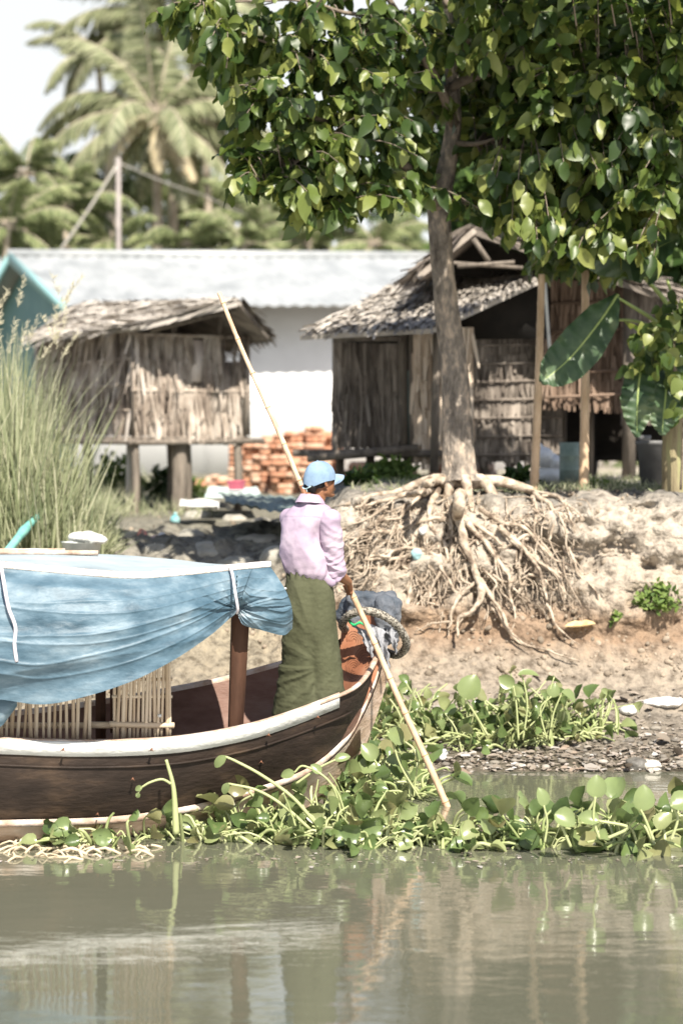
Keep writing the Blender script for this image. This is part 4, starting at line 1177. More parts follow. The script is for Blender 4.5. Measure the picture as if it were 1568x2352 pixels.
# exposed roots
r = np.random.default_rng(5)
def ground_y(x, z, y0=13.5):
    """depth of the bank face at height z"""
    Y = np.arange(y0, 17.4, .01)
    kk = np.argmax(terr(np.full_like(Y, x), Y) >= z)
    return Y[kk] if terr(x, Y[kk]) >= z else 17.3
def px2(x, y, off=.06):
    p = hit(x, y); return p + np.array([0, -off, off * .4])
M_roots = M_root
major = [
    ([(1045, 1085), (1010, 1112), (960, 1125), (900, 1140), (850, 1150), (800, 1165), (760, 1180)], .050, .012, .09),
    ([(1040, 1095), (990, 1135), (930, 1150), (880, 1165), (820, 1180)], .040, .010, .12),
    ([(1058, 1100), (1052, 1150), (1050, 1210), (1062, 1262), (1085, 1320), (1098, 1380), (1085, 1420), (1050, 1440), (1045, 1480)], .060, .012, .13),
    ([(1050, 1180), (1080, 1240), (1130, 1290), (1160, 1340), (1168, 1375)], .036, .010, .12),
    ([(1075, 1100), (1130, 1108), (1200, 1112), (1222, 1140), (1255, 1170), (1270, 1210), (1262, 1250)], .042, .012, .08),
    ([(1215, 1135), (1280, 1150), (1300, 1185), (1310, 1220)], .022, .008, .08),
    ([(1240, 1145), (1265, 1145), (1300, 1165), (1330, 1195)], .018, .006, .07),
    ([(1000, 1140), (985, 1180), (990, 1225), (1020, 1270), (1030, 1300)], .036, .010, .10),
    ([(1030, 1290), (1010, 1340), (985, 1370), (975, 1400)], .020, .007, .09),
    ([(1075, 1215), (1100, 1230), (1150, 1275)], .030, .012, .12),
    ([(1140, 1230), (1170, 1260), (1210, 1300), (1240, 1350), (1250, 1400)], .032, .008, .12),
    ([(1165, 1255), (1230, 1300), (1280, 1350), (1290, 1400)], .026, .007, .10),
    ([(1090, 1330), (1120, 1380), (1145, 1410), (1170, 1460), (1215, 1500)], .026, .006, .09),
    ([(1095, 1350), (1075, 1370), (1040, 1400), (1035, 1440), (1025, 1460)], .024, .006, .08),
    ([(1020, 1130), (960, 1160), (915, 1200), (895, 1250)], .026, .008, .12),
    ([(900, 1150), (870, 1200), (850, 1250), (830, 1330)], .022, .006, .07),
    ([(1030, 1205), (960, 1215), (900, 1230), (840, 1245), (800, 1262)], .026, .010, .09),
    ([(1010, 1285), (940, 1290), (870, 1305), (820, 1320)], .026, .009, .07),
    ([(1000, 1290), (930, 1280), (880, 1290), (835, 1300)], .020, .008, .10),
    ([(940, 1300), (935, 1380), (920, 1420)], .030, .012, .06),
    ([(1010, 1325), (1040, 1370), (1060, 1390)], .018, .008, .10),
    ([(1180, 1260), (1210, 1240), (1240, 1260), (1290, 1330)], .018, .006, .09),
    ([(1220, 1150), (1225, 1200), (1215, 1240)], .020, .008, .09),
    ([(1100, 1180), (1150, 1210), (1200, 1230), (1260, 1290), (1310, 1310)], .024, .008, .10),
    ([(1120, 1400), (1180, 1470), (1250, 1500), (1330, 1530)], .016, .005, .05),
    ([(1040, 1440), (990, 1450), (950, 1462)], .012, .006, .05),
    ([(1250, 1400), (1280, 1450), (1330, 1490)], .014, .005, .05),
    ([(960, 1240), (930, 1270), (900, 1340), (880, 1400)], .016, .006, .07),
]
for pts, r0, r1, off in major:
    c = curve(np.array([px2(x, y, off * r.uniform(.8, 1.2)) for x, y in pts]), 10 * len(pts))
    c = c + .034 * np.stack([fbm(c * 6 + i * 9, 3) for i in range(3)], -1)
    rb = MB(); rb.tube(c, np.linspace(r0 * .92, r1, len(c)) * (1 + .30 * vnoise(c * 10) + .12 * vnoise(c * 30)), 8)
    rb.build('root', M_roots, tree)
fine = MB()
for i in range(420):
    th = r.uniform(-1, 1)
    x0 = 1060 + th * 235 + r.normal(0, 18); y0 = r.uniform(1125, 1330) + 30 * abs(th)
    if i % 4 == 0: x0 = r.uniform(830, 1080)
    dxx = r.normal((x0 - 1050) * .22, 35); dyy = r.uniform(40, 150)
    if i % 5 == 0: dxx, dyy = -r.uniform(60, 150), r.uniform(0, 50)
    m = 5; pts = []
    wx_, wy_ = r.normal(0, 9, m), r.normal(0, 9, m)
    o = r.uniform(.02, .15)
    for q in range(m):
        t = q / (m - 1)
        pts.append(px2(x0 + dxx * t + wx_[q], y0 + dyy * t + wy_[q] * (q > 0), o * (1 - .6 * t)))
    c = curve(pts, 18)
    if np.linalg.norm(np.diff(c, axis=0), axis=1).max() > .25: continue
    ra = r.uniform(.0018, .008) if i % 3 else r.uniform(.008, .015)
    fine.tube(c, np.linspace(ra, ra * .4, 18), 5, cap=False)
tag(fine.build('fine_roots', M_roots, tree), kind='stuff')
# buttress flare blending trunk and roots
bf = MB()
for an, ln in ((-2.6, .55), (-2.0, .35), (-1.4, .5), (-.7, .5), (-.1, .65), (3.1, .5), (2, .4)):
    d = np.array([math.cos(an), math.sin(an) * .7, 0])
    c = curve([tc_[4] + d * .04, tc_[1] + d * .12, TB + d * ln * .55 + [0, 0, -.02], TB + d * ln + [0, 0, -.10 if math.sin(an) > -.5 else -.30]], 16)
    bf.tube(c, np.linspace(.085, .035, 16), 10)
bf.build('root_flare', M_roots, tree)

# dense dark tree behind the huts
def blob_tree(name, label, cat, base, trunk_h, tr, ells, nleaf, ll, lm, tm, seed, group=None, fill=.55, wl_=.55):
    r = np.random.default_rng(seed)
    base = np.asarray(base, float)
    root = thing(name, label, cat, base, group)
    t = MB()
    top = base + [r.normal(0, .1), 0, trunk_h]
    t.tube(curve([base - [0, 0, .3], base * .5 + top * .5 + [r.normal(0, .15), 0, 0], top], 12), np.linspace(tr, tr * .6, 12), 10)
    for (cx, cy, cz, rx, ry, rz) in ells:
        c = np.array([cx, cy, cz]); t.tube(curve([top - [0, 0, .3], (top + c) / 2 + [0, 0, -.2], c], 9), np.linspace(tr * .5, tr * .12, 9), 6)
    t.build('trunk', tm, root)
    vol = np.array([e[3] * e[4] * e[5] for e in ells]) ** .67; vol = vol / vol.sum()
    Ps = []
    for e, vf in zip(ells, vol):
        n = int(nleaf * vf); q = norm(r.normal(0, 1, (n * 3, 3))) * (r.uniform(0, 1, (n * 3, 1)) ** (1 / 2.4))
        p = np.array(e[:3]) + q * np.array(e[3:])
        keep = vnoise(p * (1.6 / max(.6, e[3] * .35)) + seed) > (-.9 + (1 - fill) * 1.3) * 1
        Ps.append(p[keep][:n])
    p = np.concatenate(Ps); n = len(p)
    d = r.normal(0, 1, (n, 3)) + [0, 0, -.5]; nr = r.normal(0, .7, (n, 3)) + [0, -.3, .8]
    l = ll * r.uniform(.6, 1.3, n)
    f = MB(); leaf_cloud(f, p, d, nr, l, l * wl_, [(0, .2), (.45, 1), (1, .1)], curve=.15, simple=True)
    f.build('crown', lm, root)
    return root
e_ = []
for px, py, Y, rx, rz in ((1130, 300, 23, 1.1, 1.2), (1250, 150, 23.5, 1.3, 1.2), (1400, 120, 23.5, 1.3, 1.3), (1540, 200, 23, 1.2, 1.4), (1200, 420, 22.6, 1.0, .8), (1340, 400, 22.6, 1.2, 1.0), (1500, 430, 22.4, 1.2, 1.0), (1620, 300, 23, 1.2, 1.6), (1300, 540, 22.2, .9, .5), (1450, 560, 22.2, 1.0, .6), (1560, 600, 22.2, .8, .6), (1120, 80, 23.5, 1.0, 1.0), (1350, -100, 24, 2.0, 1.2)):
    c = P(px, py, Y); e_.append((c[0], c[1], c[2], rx * .8, 1.0, rz * .75))
bb_ = P(1330, 1090, 24.2); bb_[2] = float(terr(bb_[0], 24.2))
blob_tree('shade_tree', 'dense dark green tree towering behind the thatched huts', 'tree', bb_, 3.2, .18, e_, 15000, .30, M_darkleaf, M_bark, 21, fill=.8)
# ------------------------------------------------------------------ long metal roofed house
A = P(150, 694, 39.0); 
ua = math.radians(21); uh = np.array([math.cos(ua), math.sin(ua), 0]); vh = np.array([-math.sin(ua), math.cos(ua), 0])
EL = A[2]; HWD = 5.3; RZ = 1.42; LEN = 11.0; rise = np.array([0, 0, .030])
house = thing('long_house', 'long white walled house with pale corrugated metal roof and teal gable trim', 'house', A * [1, 1, 0] + [0, 0, 1.6])
M_metal = mat('roof_metal', [(.26, .275, .28), (.36, .375, .38), (.45, .455, .45)], 1.6, .5, bump=.1, stretch=(1, .35, 1), spec=.5, metallic=.15)
hb_ = MB()
nS = 150
s = np.linspace(-.1, LEN, nS); rows = []
for t in np.linspace(-.08, 1, 6):
    base = A + uh * s[:, None] + vh * (HWD * t) + np.array([0, 0, RZ * t])
    base = base + rise * s[:, None]
    base[:, 2] += .022 * np.sin(s * 2 * math.pi / .30)
    rows.append(base)
hb_.slab(np.array(rows), (0, 0, -.02))
rows2 = []
for t in (0.0, 1.08):
    base = A + uh * s[:, None] + vh * (HWD * (1 + t)) + np.array([0, 0, RZ * (1 - t)]) + rise * s[:, None]
    rows2.append(base)
hb_.slab(np.array(rows2), (0, 0, -.02))
hb_.build('roof', M_metal, house)
rc_ = MB(); rc_.tube([A + vh * HWD + [0, 0, RZ + .05] + uh * -.15, A + vh * HWD + [0, 0, RZ + .05] + uh * LEN + rise * LEN], .10, 8); rc_.build('ridge_cap', M_metal, house)
M_wallw = mat('white_wall', [(.68, .68, .68), (.78, .78, .78), (.82, .82, .82)], .6, .85, bump=.1)
GZ0 = 1.3
wl0 = A + vh * .75 + uh * .35; wl0[2] = GZ0
wb_ = MB(); Hh = EL - GZ0 - .0
wb_.box(wl0 + uh * (LEN - .4) / 2 + vh * .06 + [0, 0, Hh / 2 + .06], (LEN - .4, .12, Hh + .22), [uh, vh, [0, 0, 1]])
wb_.build('front_wall', M_wallw, house, smooth_=False)
bd = MB(); bd.box(wl0 + uh * (LEN - .4) / 2 + vh * -.015 + [0, 0, 1.95], (LEN - .4, .03, .05), [uh, vh, [0, 0, 1]]); bd.build('wall_batten', M_wallw, house, smooth_=False)
M_teal = mat('teal_paint', [(.12, .24, .25), (.18, .31, .31)], 2, .6)
gw_ = MB()
W2_ = 2 * HWD - 1.5
g0 = wl0 + uh * -.001
pts = [g0, g0 + vh * W2_, g0 + vh * W2_ + [0, 0, Hh + .1], g0 + vh * (W2_ / 2) + [0, 0, Hh + RZ - .1], g0 + [0, 0, Hh + .15]]
gw_.V.append(np.array(pts)); gw_.N.append([0, 1, 2, 3, 4]); gw_.n = 5
gw_.build('gable_wall', M_teal, house, smooth_=False)
fs = MB()
for a_, b_ in ((A - vh * .42 - uh * .12 + [0, 0, -.16], A + vh * HWD - uh * .12 + [0, 0, RZ - .04]), (A + vh * HWD - uh * .12 + [0, 0, RZ - .04], A + vh * HWD * 2.08 - uh * .12 + [0, 0, -.16])):
    d = norm(b_ - a_); nn_ = np.cross(uh, d)
    fs.box((a_ + b_) / 2, (np.linalg.norm(b_ - a_), .05, .24), [d, uh, nn_])
fs.build('fascia', mat('teal_trim', [(.22, .42, .43), (.32, .52, .52)], 3, .5), house, smooth_=False)
for a in (2.9, 5.9):
    ht = MB(); ht.box(wl0 + uh * a + vh * -.02 + [0, 0, Hh / 2], (.06, .04, Hh), [uh, vh, [0, 0, 1]]); ht.build('wall_joint', M_wallw, house, smooth_=False)

# ------------------------------------------------------------------ small stilt hut, left
hut = thing('stilt_hut', 'small thatched hut on wooden stilts with ragged leaf walls beside the tall reeds', 'hut', hit(300, 1160))
th_ = math.radians(30); gU = np.array([math.cos(th_), math.sin(th_), 0]); gS = np.array([-math.sin(th_), math.cos(th_), 0])
C0 = P(309, 1000, 23.0); fz = C0[2] + 0.0
hT = P(309, 760, 23.0)[2]
GW, GL = 1.50, 3.3
c00 = np.array([C0[0], C0[1], fz])
def hp(a, b, z): return np.array([c00[0], c00[1], 0]) + gU * a + gS * b + np.array([0, 0, z])
w_ = MB(); thatch(w_, hp(0, 0, fz), hp(0, GL, fz), hp(0, GL, hT), hp(0, 0, hT), -gU, 4, .016, .37, .034, seed=1, uniform=True, jit=.12, vj=.05); 
for z in (fz + .31, fz + .62, fz + .94): w_.tube([hp(-.03, -.02, z), hp(-.03, GL, z)], .014, 5)
w_.build('side_wall', M_wallthatch, hut)
w_ = MB(); thatch(w_, hp(0, 0, fz - .02), hp(GW * .93, 0, fz - .05), hp(GW, 0, hT - .03), hp(0, 0, hT - .03), -gS, 4, .015, .40, .036, seed=2, vj=.10, uniform=True, back=False, jit=.10, lift=.05, skip=lambda u, v: ((u > .78) & (u < .92) & (v > .70)) | ((u > .80) & (u < .87) & (v > .45) & (v < .66)) | ((u > .50) & (u < .62) & (v > .62)))
bk = MB()
r = np.random.default_rng(4)
# backing in vertical strips with gaps
x = 0.0
while x < GW:
    ww = r.uniform(.05, .14); z0, z1 = fz, hT - .03
    if GW * .78 < x < GW * .9: z1 = hT - .35; 
    if not (GW * .80 < x < GW * .83): w_.box(hp(x + ww / 2, .03, (z0 + z1) / 2), (ww - .006, .02, z1 - z0), [gU, gS, [0, 0, 1]])
    x += ww
for z in (fz + .55, hT - .04): w_.tube([hp(-.05, -.04, z), hp(GW + .04, -.04, z)], .018, 5)
w_.build('gable_wall', M_wallthatch, hut)
for a_ in (-.03, GW):
    w_ = MB(); w_.tube([hp(a_, -.03, fz - .1), hp(a_, -.03, hT)], .025, 7); w_.build('corner_post', M_post, hut)
w_ = MB(); w_.box(hp(GW / 2, GL, (fz + hT) / 2), (GW, .03, hT - fz), [gU, gS, [0, 0, 1]]); w_.box(hp(GW, GL / 2 + .6, (fz + hT) / 2), (.03, GL - 1.2, hT - fz), [gU, gS, [0, 0, 1]]); w_.build('rear_wall', M_darkthatch, hut, smooth_=False)
fl_ = MB(); fl_.box(hp(GW / 2, GL / 2, fz - .04), (GW + .12, GL + .1, .05), [gU, gS, [0, 0, 1]]); fl_.tube([hp(-.1, -.06, fz - .09), hp(GW + .25, -.06, fz - .07)], .04, 6); fl_.tube([hp(-.05, -.1, fz - .08), hp(-.05, GL, fz - .08)], .04, 6); fl_.build('floor', M_post, hut)
for a, b, t in ((.0, .0, .05), (GW * .42, .1, .10), (GW * .50, .2, .09), (GW - .1, .0, .055), (.05, GL * .5, .06), (GW - .1, GL * .6, .06), (.05, GL, .05)):
    q = hp(a, b, 0); z = float(terr(q[0], q[1])) - .15
    m_ = MB(); m_.tube(curve([[q[0], q[1], z], [q[0] + .02, q[1], (z + fz) / 2], [q[0], q[1], fz]], 6), t, 8); m_.build('stilt', M_post, hut)
q = hit(298, 1172); m_ = MB(); m_.tube([q - [0, 0, .1], [q[0] + .02, q[1], fz - .05]], .055, 8); m_.build('stilt', mat('pale_post', [(.34, .32, .28), (.48, .45, .40)], 5, .8), hut)
# roof: ridge along gS
ridge_z = P(545, 688, 23.5)[2]; ra = GW * .62
ov = .38
Rf0, Rf1 = P(552, 690, 22.7), hp(ra - .15, GL + .3, ridge_z + .16)
L0, L1 = P(322, 748, 22.6), P(72, 776, 25.4)
R0, R1 = P(620, 770, 23.6), hp(GW + .55, GL + .3, hT - .2)
r_ = MB()
on = norm(np.cross(L1 - L0, Rf0 - L0)); on = on if on[2] > 0 else -on
thatch(r_, L0, L1, Rf1, Rf0, on, 16, .020, .30, .032, seed=5, jit=.12, lift=.035, thick=.05)
r_.build('roof', M_thatch, hut)
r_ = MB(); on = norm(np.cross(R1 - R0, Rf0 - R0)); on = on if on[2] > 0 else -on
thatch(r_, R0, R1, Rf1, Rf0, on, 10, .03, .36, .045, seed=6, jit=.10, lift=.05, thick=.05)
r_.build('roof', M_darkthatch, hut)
rt_ = MB()
for a, b in ((Rf0 + [0, .25, -.07], L0 + [.1, .25, -.05]), (Rf0 + [0, .25, -.07], R0 + [-.1, .3, -.03])): rt_.tube([a, b], .03, 6)
for a in (.55, 1.18): rt_.tube([hp(a, .05, hT - .1), hp(a, .0, ridge_z - .2)], .04, 6)
rt_.build('rafters', M_post, hut)
rg_ = MB()
ctr = hp(GW * .72, -.05, fz + 1.0)
rg_.box(hp(GW * .57, -.02, fz + .92), (.22, .012, .52), [gU, gS, [0, 0, 1]]); rg_.build('patched_sheet', mat('pale_patch', [(.62, .52, .46), (.8, .72, .66)], 6, .8), hut, smooth_=False)

# ------------------------------------------------------------------ right hut (lower wing with a big lean-to roof)
HB = P(1000, 1080, 20.4)
wing = thing('thatched_wing', 'low thatched hut with dark open doorway and layered leaf wall behind the tree trunk', 'hut', HB)
def wallpx(mb, x0, y0t, y0b, Y0, x1, y1t, y1b, Y1, rows, seed, step=.014, bl=.3, bw=.03, out=(0, -1, 0), jit=.08, back=True, lift=.03):
    thatch(mb, P(x0, y0b, Y0), P(x1, y1b, Y1), P(x1, y1t, Y1), P(x0, y0t, Y0), out, rows, step, bl, bw, seed=seed, uniform=True, jit=jit, back=back, lift=lift, vj=.05)
    return mb
m_ = wallpx(MB(), 764, 785, 1030, 20.0, 918, 790, 1025, 20.1, 4, 11, bl=.42, jit=.11); m_.build('mat_panel', M_darkthatch, wing)
m_ = wallpx(MB(), 946, 752, 1062, 20.0, 1086, 752, 1065, 20.1, 5, 12, bl=.36, bw=.034); m_.build('front_wall', mat('sunlit_thatch', [(.5, .40, .30), (.70, .58, .46)], 2.2, .9, island=[(.36, .26, .18), (.66, .54, .42), (.78, .68, .56)], islfac=.6), wing)  # sunlit brightness of this strip is put into its pale colour
m_ = wallpx(MB(), 1080, 690, 1062, 20.4, 1290, 640, 1058, 20.9, 8, 13, bl=.24, bw=.036)
for k in range(9):
    y = 705 + k * 42; m_.tube([P(1084, y + 5, 20.34), P(1290, y, 20.84)], .014, 5)
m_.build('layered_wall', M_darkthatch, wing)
m_ = MB(); m_.box(P(858, 890, 21.2), (.78, .05, 1.35)); m_.box(P(935, 900, 21.1), (.5, .05, 1.5)); m_.build('rear_wall', M_shade, wing, smooth_=False)  # painted near black for the shade inside the doorway
for x0, x1, y0, y1, Y, w in ((770, 770, 770, 1035, 20.05, .035), (924, 926, 752, 1040, 20.08, .05), (944, 946, 750, 1064, 20.0, .03), (1004, 996, 745, 1085, 19.7, .045), (765, 920, 778, 778, 19.98, .03)):
    m_ = MB(); m_.tube([P(x0, y0, Y), P(x1, y1, Y)], w, 7); m_.build('frame_post', M_post, wing)
m_ = MB(); m_.box(P(860, 1040, 20.4), (1.75, 1.0, .07)); m_.tube([P(705, 1052, 19.9), P(960, 1030, 19.9)], .05, 7); m_.build('floor', M_post, wing)
m_ = MB(); m_.box(P(940, 945, 20.9), (.09, .03, .9)); m_.build('door_edge', mat('door_green', [(.10, .17, .15), (.16, .24, .21)], 4, .7), wing, smooth_=False)
for px_, Y in ((780, 20.6), (850, 20.7), (935, 20.3), (1110, 20.8), (1170, 20.8)):
    q = P(px_, 1100, Y); z = float(terr(q[0], Y)); m_ = MB(); m_.tube([[q[0], Y, z - .1], [q[0], Y, P(px_, 1040, Y)[2]]], .05, 7); m_.build('stilt', M_post, wing)
# big lean-to roof
r_ = MB()
a0, a1, a2, a3 = P(688, 768, 19.3), P(992, 752, 19.2), P(1232, 642, 20.0), P(905, 655, 22.0)
# split in strips so the slope follows its bent lower edge
mid_lo = P(992, 752, 19.2); mid_hi = P(1050, 628, 21.2)
on = norm(np.cross(mid_lo - a0, a3 - a0)); on = on if on[2] > 0 else -on
thatch(r_, a0, mid_lo, mid_hi, a3, on, 18, .018, .26, .030, seed=14, jit=.10, lift=.025, thick=.05)
hi2 = P(1200, 625, 20.9)
on2 = norm(np.cross(a2 - mid_lo, mid_hi - mid_lo)); on2 = on2 if on2[2] > 0 else -on2
thatch(r_, mid_lo, a2, hi2, mid_hi, on2, 14, .018, .24, .030, seed=15, jit=.10, lift=.025, thick=.05)
r_.build('roof', M_thatch, wing)
m_ = MB(); m_.box(P(1130, 720, 20.35), (1.25, .04, .55)); m_.build('gable_shade_panel', M_shade, wing, smooth_=False)  # black panel added for the shade under the lean-to roof

# ------------------------------------------------------------------ taller hut on the right
main = thing('tall_thatched_hut', 'taller brown thatched house on stilts under the tree, behind two bamboo poles', 'hut', P(1350, 1110, 21.5))
r_ = MB()
e0, ap, apb, e0b = P(952, 632, 19.6), P(1085, 522, 19.9), P(1185, 530, 23.2), P(1050, 625, 23.0)
on = norm(np.cross(ap - e0, e0b - e0)); on = on if on[2] > 0 else -on
thatch(r_, e0, e0b, apb, ap, on, 9, .03, .36, .045, seed=16, jit=.12, lift=.05, thick=.06)
e1, e1b = P(1500, 668, 19.7), P(1560, 660, 23.2)
on = norm(np.cross(e1b - e1, ap - e1)); on = on if on[2] > 0 else -on
thatch(r_, e1, e1b, apb, ap, on, 12, .03, .36, .045, seed=17, jit=.12, lift=.05, thick=.06)
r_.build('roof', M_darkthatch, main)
m_ = MB()
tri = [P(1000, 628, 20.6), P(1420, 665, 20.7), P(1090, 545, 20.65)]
m_.V.append(np.array(tri)); m_.N.append([0, 1, 2]); m_.n = 3; m_.build('gable_shade_sheet', M_shade, main, smooth_=False)  # black triangle painting the shade beneath the roof slopes
m_ = MB()
for a, b, w in (((1050, 612, 19.7), (1180, 602, 19.8), .022), ((1086, 548, 19.8), (1122, 600, 19.8), .03), ((985, 600, 19.7), (1200, 615, 19.8), .02)): m_.tube([P(*a), P(*b)], w, 7)
m_.build('gable_bamboo', M_post, main)
m_ = wallpx(MB(), 1250, 640, 925, 20.5, 1432, 650, 935, 20.6, 5, 18, bl=.34, bw=.03)
for y in (690, 755, 850, 905): m_.tube([P(1252, y + 8, 20.42), P(1432, y, 20.5)], .016, 5)
m_.build('front_wall', M_brownthatch, main)
m_ = wallpx(MB(), 1432, 660, 960, 20.6, 1700, 670, 960, 22.0, 7, 19, bl=.36, bw=.04); m_.build('side_wall', M_darkthatch, main)
m_ = MB(); m_.box(P(1420, 990, 22.6), (2.3, .05, .72)); m_.box(P(1320, 1000, 22.4), (.5, .05, .95)); m_.build('underfloor_shade_panel', M_shade, main, smooth_=False)  # black panels added where the space below the floor is in shade
for px_, Y, w in ((1443, 20.3, .075), (1352, 21.4, .05), (1290, 22.2, .05), (1590, 21.5, .07)):
    q = P(px_, 1120, Y); z = float(terr(q[0], Y)); m_ = MB(); m_.tube([[q[0], Y, z - .1], [q[0], Y, P(px_, 660 if px_ == 1443 else 930, Y)[2]]], w, 8); m_.build('stilt', M_post, main)

# ------------------------------------------------------------------ poles in front of the huts
for x0, y0, x1, y1, rad_, m__, lab in ((1243, 630, 1224, 1128, .042, M_oldbamboo, 'pale bamboo pole standing in front of the layered hut wall'), (1343, 600, 1339, 1122, .046, M_oldbamboo, 'thicker spotted bamboo pole standing right of the white sacks')):
    q = hit(x1, y1); Y = q[1]; c = curve([q - [0, 0, .15], P((x0 + x1) / 2 + 2, (y0 + y1) / 2, Y), P(x0, y0, Y + .05)], 120)
    t = np.linspace(0, 1, 120); rr = rad_ * (1 - .25 * t) + .004 * np.maximum(0, np.sin(t * 60)) ** 12
    m_ = MB(); m_.tube(c, rr, 10); tag(m_.build('bamboo_pole', m__), lab, 'pole', 'bamboo poles in front of the huts')
m_ = MB(); m_.tube(curve([P(1250, 645, 18.4), P(1256, 735, 18.4), P(1262, 812, 18.4)], 8), .016, 8); tag(m_.build('white_pipe', M_white), 'thin white pipe hanging beside the pale bamboo pole', 'pipe')

# barrel, bins, sacks
def lathe(mb, c, prof, n=28):
    G = []
    for rr, z in prof:
        a = np.linspace(0, 2 * math.pi, n, endpoint=False)
        G.append(np.stack([c[0] + rr * np.cos(a), c[1] + rr * np.sin(a), np.full(n, c[2] + z)], 1))
    return mb.grid(np.array(G), close_v=True)
q = hit(1306, 1112); Y = q[1]
hgt = P(1306, 1016, Y)[2] - q[2]; rad_ = (P(1330, 1100, Y)[0] - P(1285, 1100, Y)[0]) / 2
m_ = MB(); lathe(m_, q, [(.001, 0), (rad_, 0), (rad_, hgt * .32), (rad_ * 1.05, hgt * .34), (rad_, hgt * .36), (rad_, hgt * .66), (rad_ * 1.05, hgt * .68), (rad_, hgt * .70), (rad_, hgt), (rad_ * .95, hgt), (rad_ * .95, hgt - .03), (.001, hgt - .03)])
tag(m_.build('barrel', mat('barrel_paint', [(.16, .22, .19), (.26, .32, .28), (.34, .36, .30)], 4, .6)), 'grey green metal barrel standing between the white sacks and the spotted pole', 'barrel')
for (x, y, yt, w0, w1, lab) in ((1497, 1118, 1012, 26, 37, 'large dark grey plastic bin standing under the banana leaves'), (1478, 1112, 1000, 12, 14, 'narrow grey drum beside the large dark bin')):
    q = hit(x, y); Y = q[1] + (.0 if w0 > 20 else .5); q = np.array([P(x, y, Y)[0], Y, float(terr(P(x, y, Y)[0], Y))]); s_ = Y / FPX; hgt = P(x, yt, Y)[2] - q[2]
    m_ = MB(); lathe(m_, q, [(.001, 0), (w0 * s_, 0), (w1 * s_ * .97, hgt * .9), (w1 * s_ * 1.08, hgt * .92), (w1 * s_ * 1.08, hgt), (w1 * s_ * .95, hgt), (w0 * s_ * .9, .05), (.001, .05)])
    tag(m_.build('plastic_bin', mat('bin_grey', [(.10, .10, .10), (.17, .17, .17)], 5, .5)), lab, 'bin', 'bins under the banana leaves')
M_sack = mat('sack_white', [(.74, .74, .75), (.80, .80, .80)], 8, .7, bump=.3)
for k, (x, y, rx, rz, rot, lab) in enumerate(((1246, 1050, 26, 24, 0, 'topmost bulging white sack leaning on the pale bamboo pole'), (1272, 1062, 20, 18, 0, 'small white sack wedged on the heap beside the barrel'), (1262, 1092, 44, 22, 0, 'broad white sack lying at the bottom of the heap'))):
    Y = hit(1262, 1110)[1] + .1; s_ = Y / FPX; m_ = MB()
    c = P(x, y, Y); m_.ell(c, (rx * s_, .16, rz * s_)); m_.ell(c + [rx * s_ * .3, .02, -rz * s_ * .3], (rx * s_ * .85, .14, rz * s_ * .8)); m_.cap(c + [-.02, 0, rz * s_ * .7], c + [-.04, 0, rz * s_ * 1.1], .04, .03)
    o = remesh(m_, 'white_sack', M_sack, None, .012, 3, lambda w: .012 * fbm(w * 9, 3)); tag(o, lab, 'sack', 'white sacks heaped beside the barrel')

# ------------------------------------------------------------------ brick stacks
M_brick = mat('brick', [(.38, .19, .115), (.54, .31, .20)], 5, .9, island=[(.34, .15, .09), (.48, .25, .155), (.58, .36, .25), (.60, .47, .36)], islfac=.7, bump=.3)
def bricks(name, lab, cols, Y, seed, rough=.016):
    """cols: list of (x0,x1,ytop,ybottom,depth offset)"""
    r = np.random.default_rng(seed); mb = MB()
    for x0, x1, yt, yb, dY in cols:
        YY = Y + dY; s_ = YY / FPX
        X0, X1 = P(x0, yt, YY)[0], P(x1, yt, YY)[0]; Z1 = P(x0, yt, YY)[2]; Z0 = float(terr((X0 + X1) / 2, YY)) - .03
        nz_ = max(1, int((Z1 - Z0) / .085)); bh = (Z1 - Z0) / nz_
        for j in range(nz_):
            L_ = .22 if j % 2 else .115
            n = max(1, int(round((X1 - X0) / L_))); L_ = (X1 - X0) / n
            for i in range(n):
                if j == nz_ - 1 and r.random() < .35: continue
                mb.box([X0 + (i + .5) * L_ + r.normal(0, rough), YY + .11 + r.normal(0, rough * 1.6), Z0 + (j + .5) * bh], (L_ * .98, .23, bh * .96))
        mb.box([(X0 + X1) / 2, YY + .45, (Z0 + Z1) / 2 - .02], (X1 - X0, .45, Z1 - Z0 - .04))
    o = mb.build(name, M_brick, smooth_=False); tag(o, lab, 'brick pile', 'stacks of orange bricks'); return o
bricks('brick_pile', 'tall stepped stack of orange bricks behind the boatman', [(524, 560, 1022, 0, .3), (560, 600, 1005, 0, .3), (600, 650, 995, 0, .25), (650, 700, 990, 0, .1), (700, 745, 978, 0, 0), (745, 790, 985, 0, .05), (620, 760, 1045, 0, -.5), (690, 800, 1075, 0, -.8)], 29.5, 3)
bricks('brick_pile', 'low row of orange bricks seen under the floor of the low hut', [(800, 905, 1060, 0, 0), (905, 960, 1066, 0, .4), (990, 1035, 1064, 0, .2)], 26.0, 4)
bricks('brick_pile', 'short brick stack seen right of the tree trunk foot', [(1086, 1138, 1062, 0, 0)], 26.5, 5)
bricks('brick_pile', 'low line of bricks at the foot of the white house wall', [(470, 520, 1090, 0, 0), (440, 470, 1096, 0, 0)], 31.5, 6)
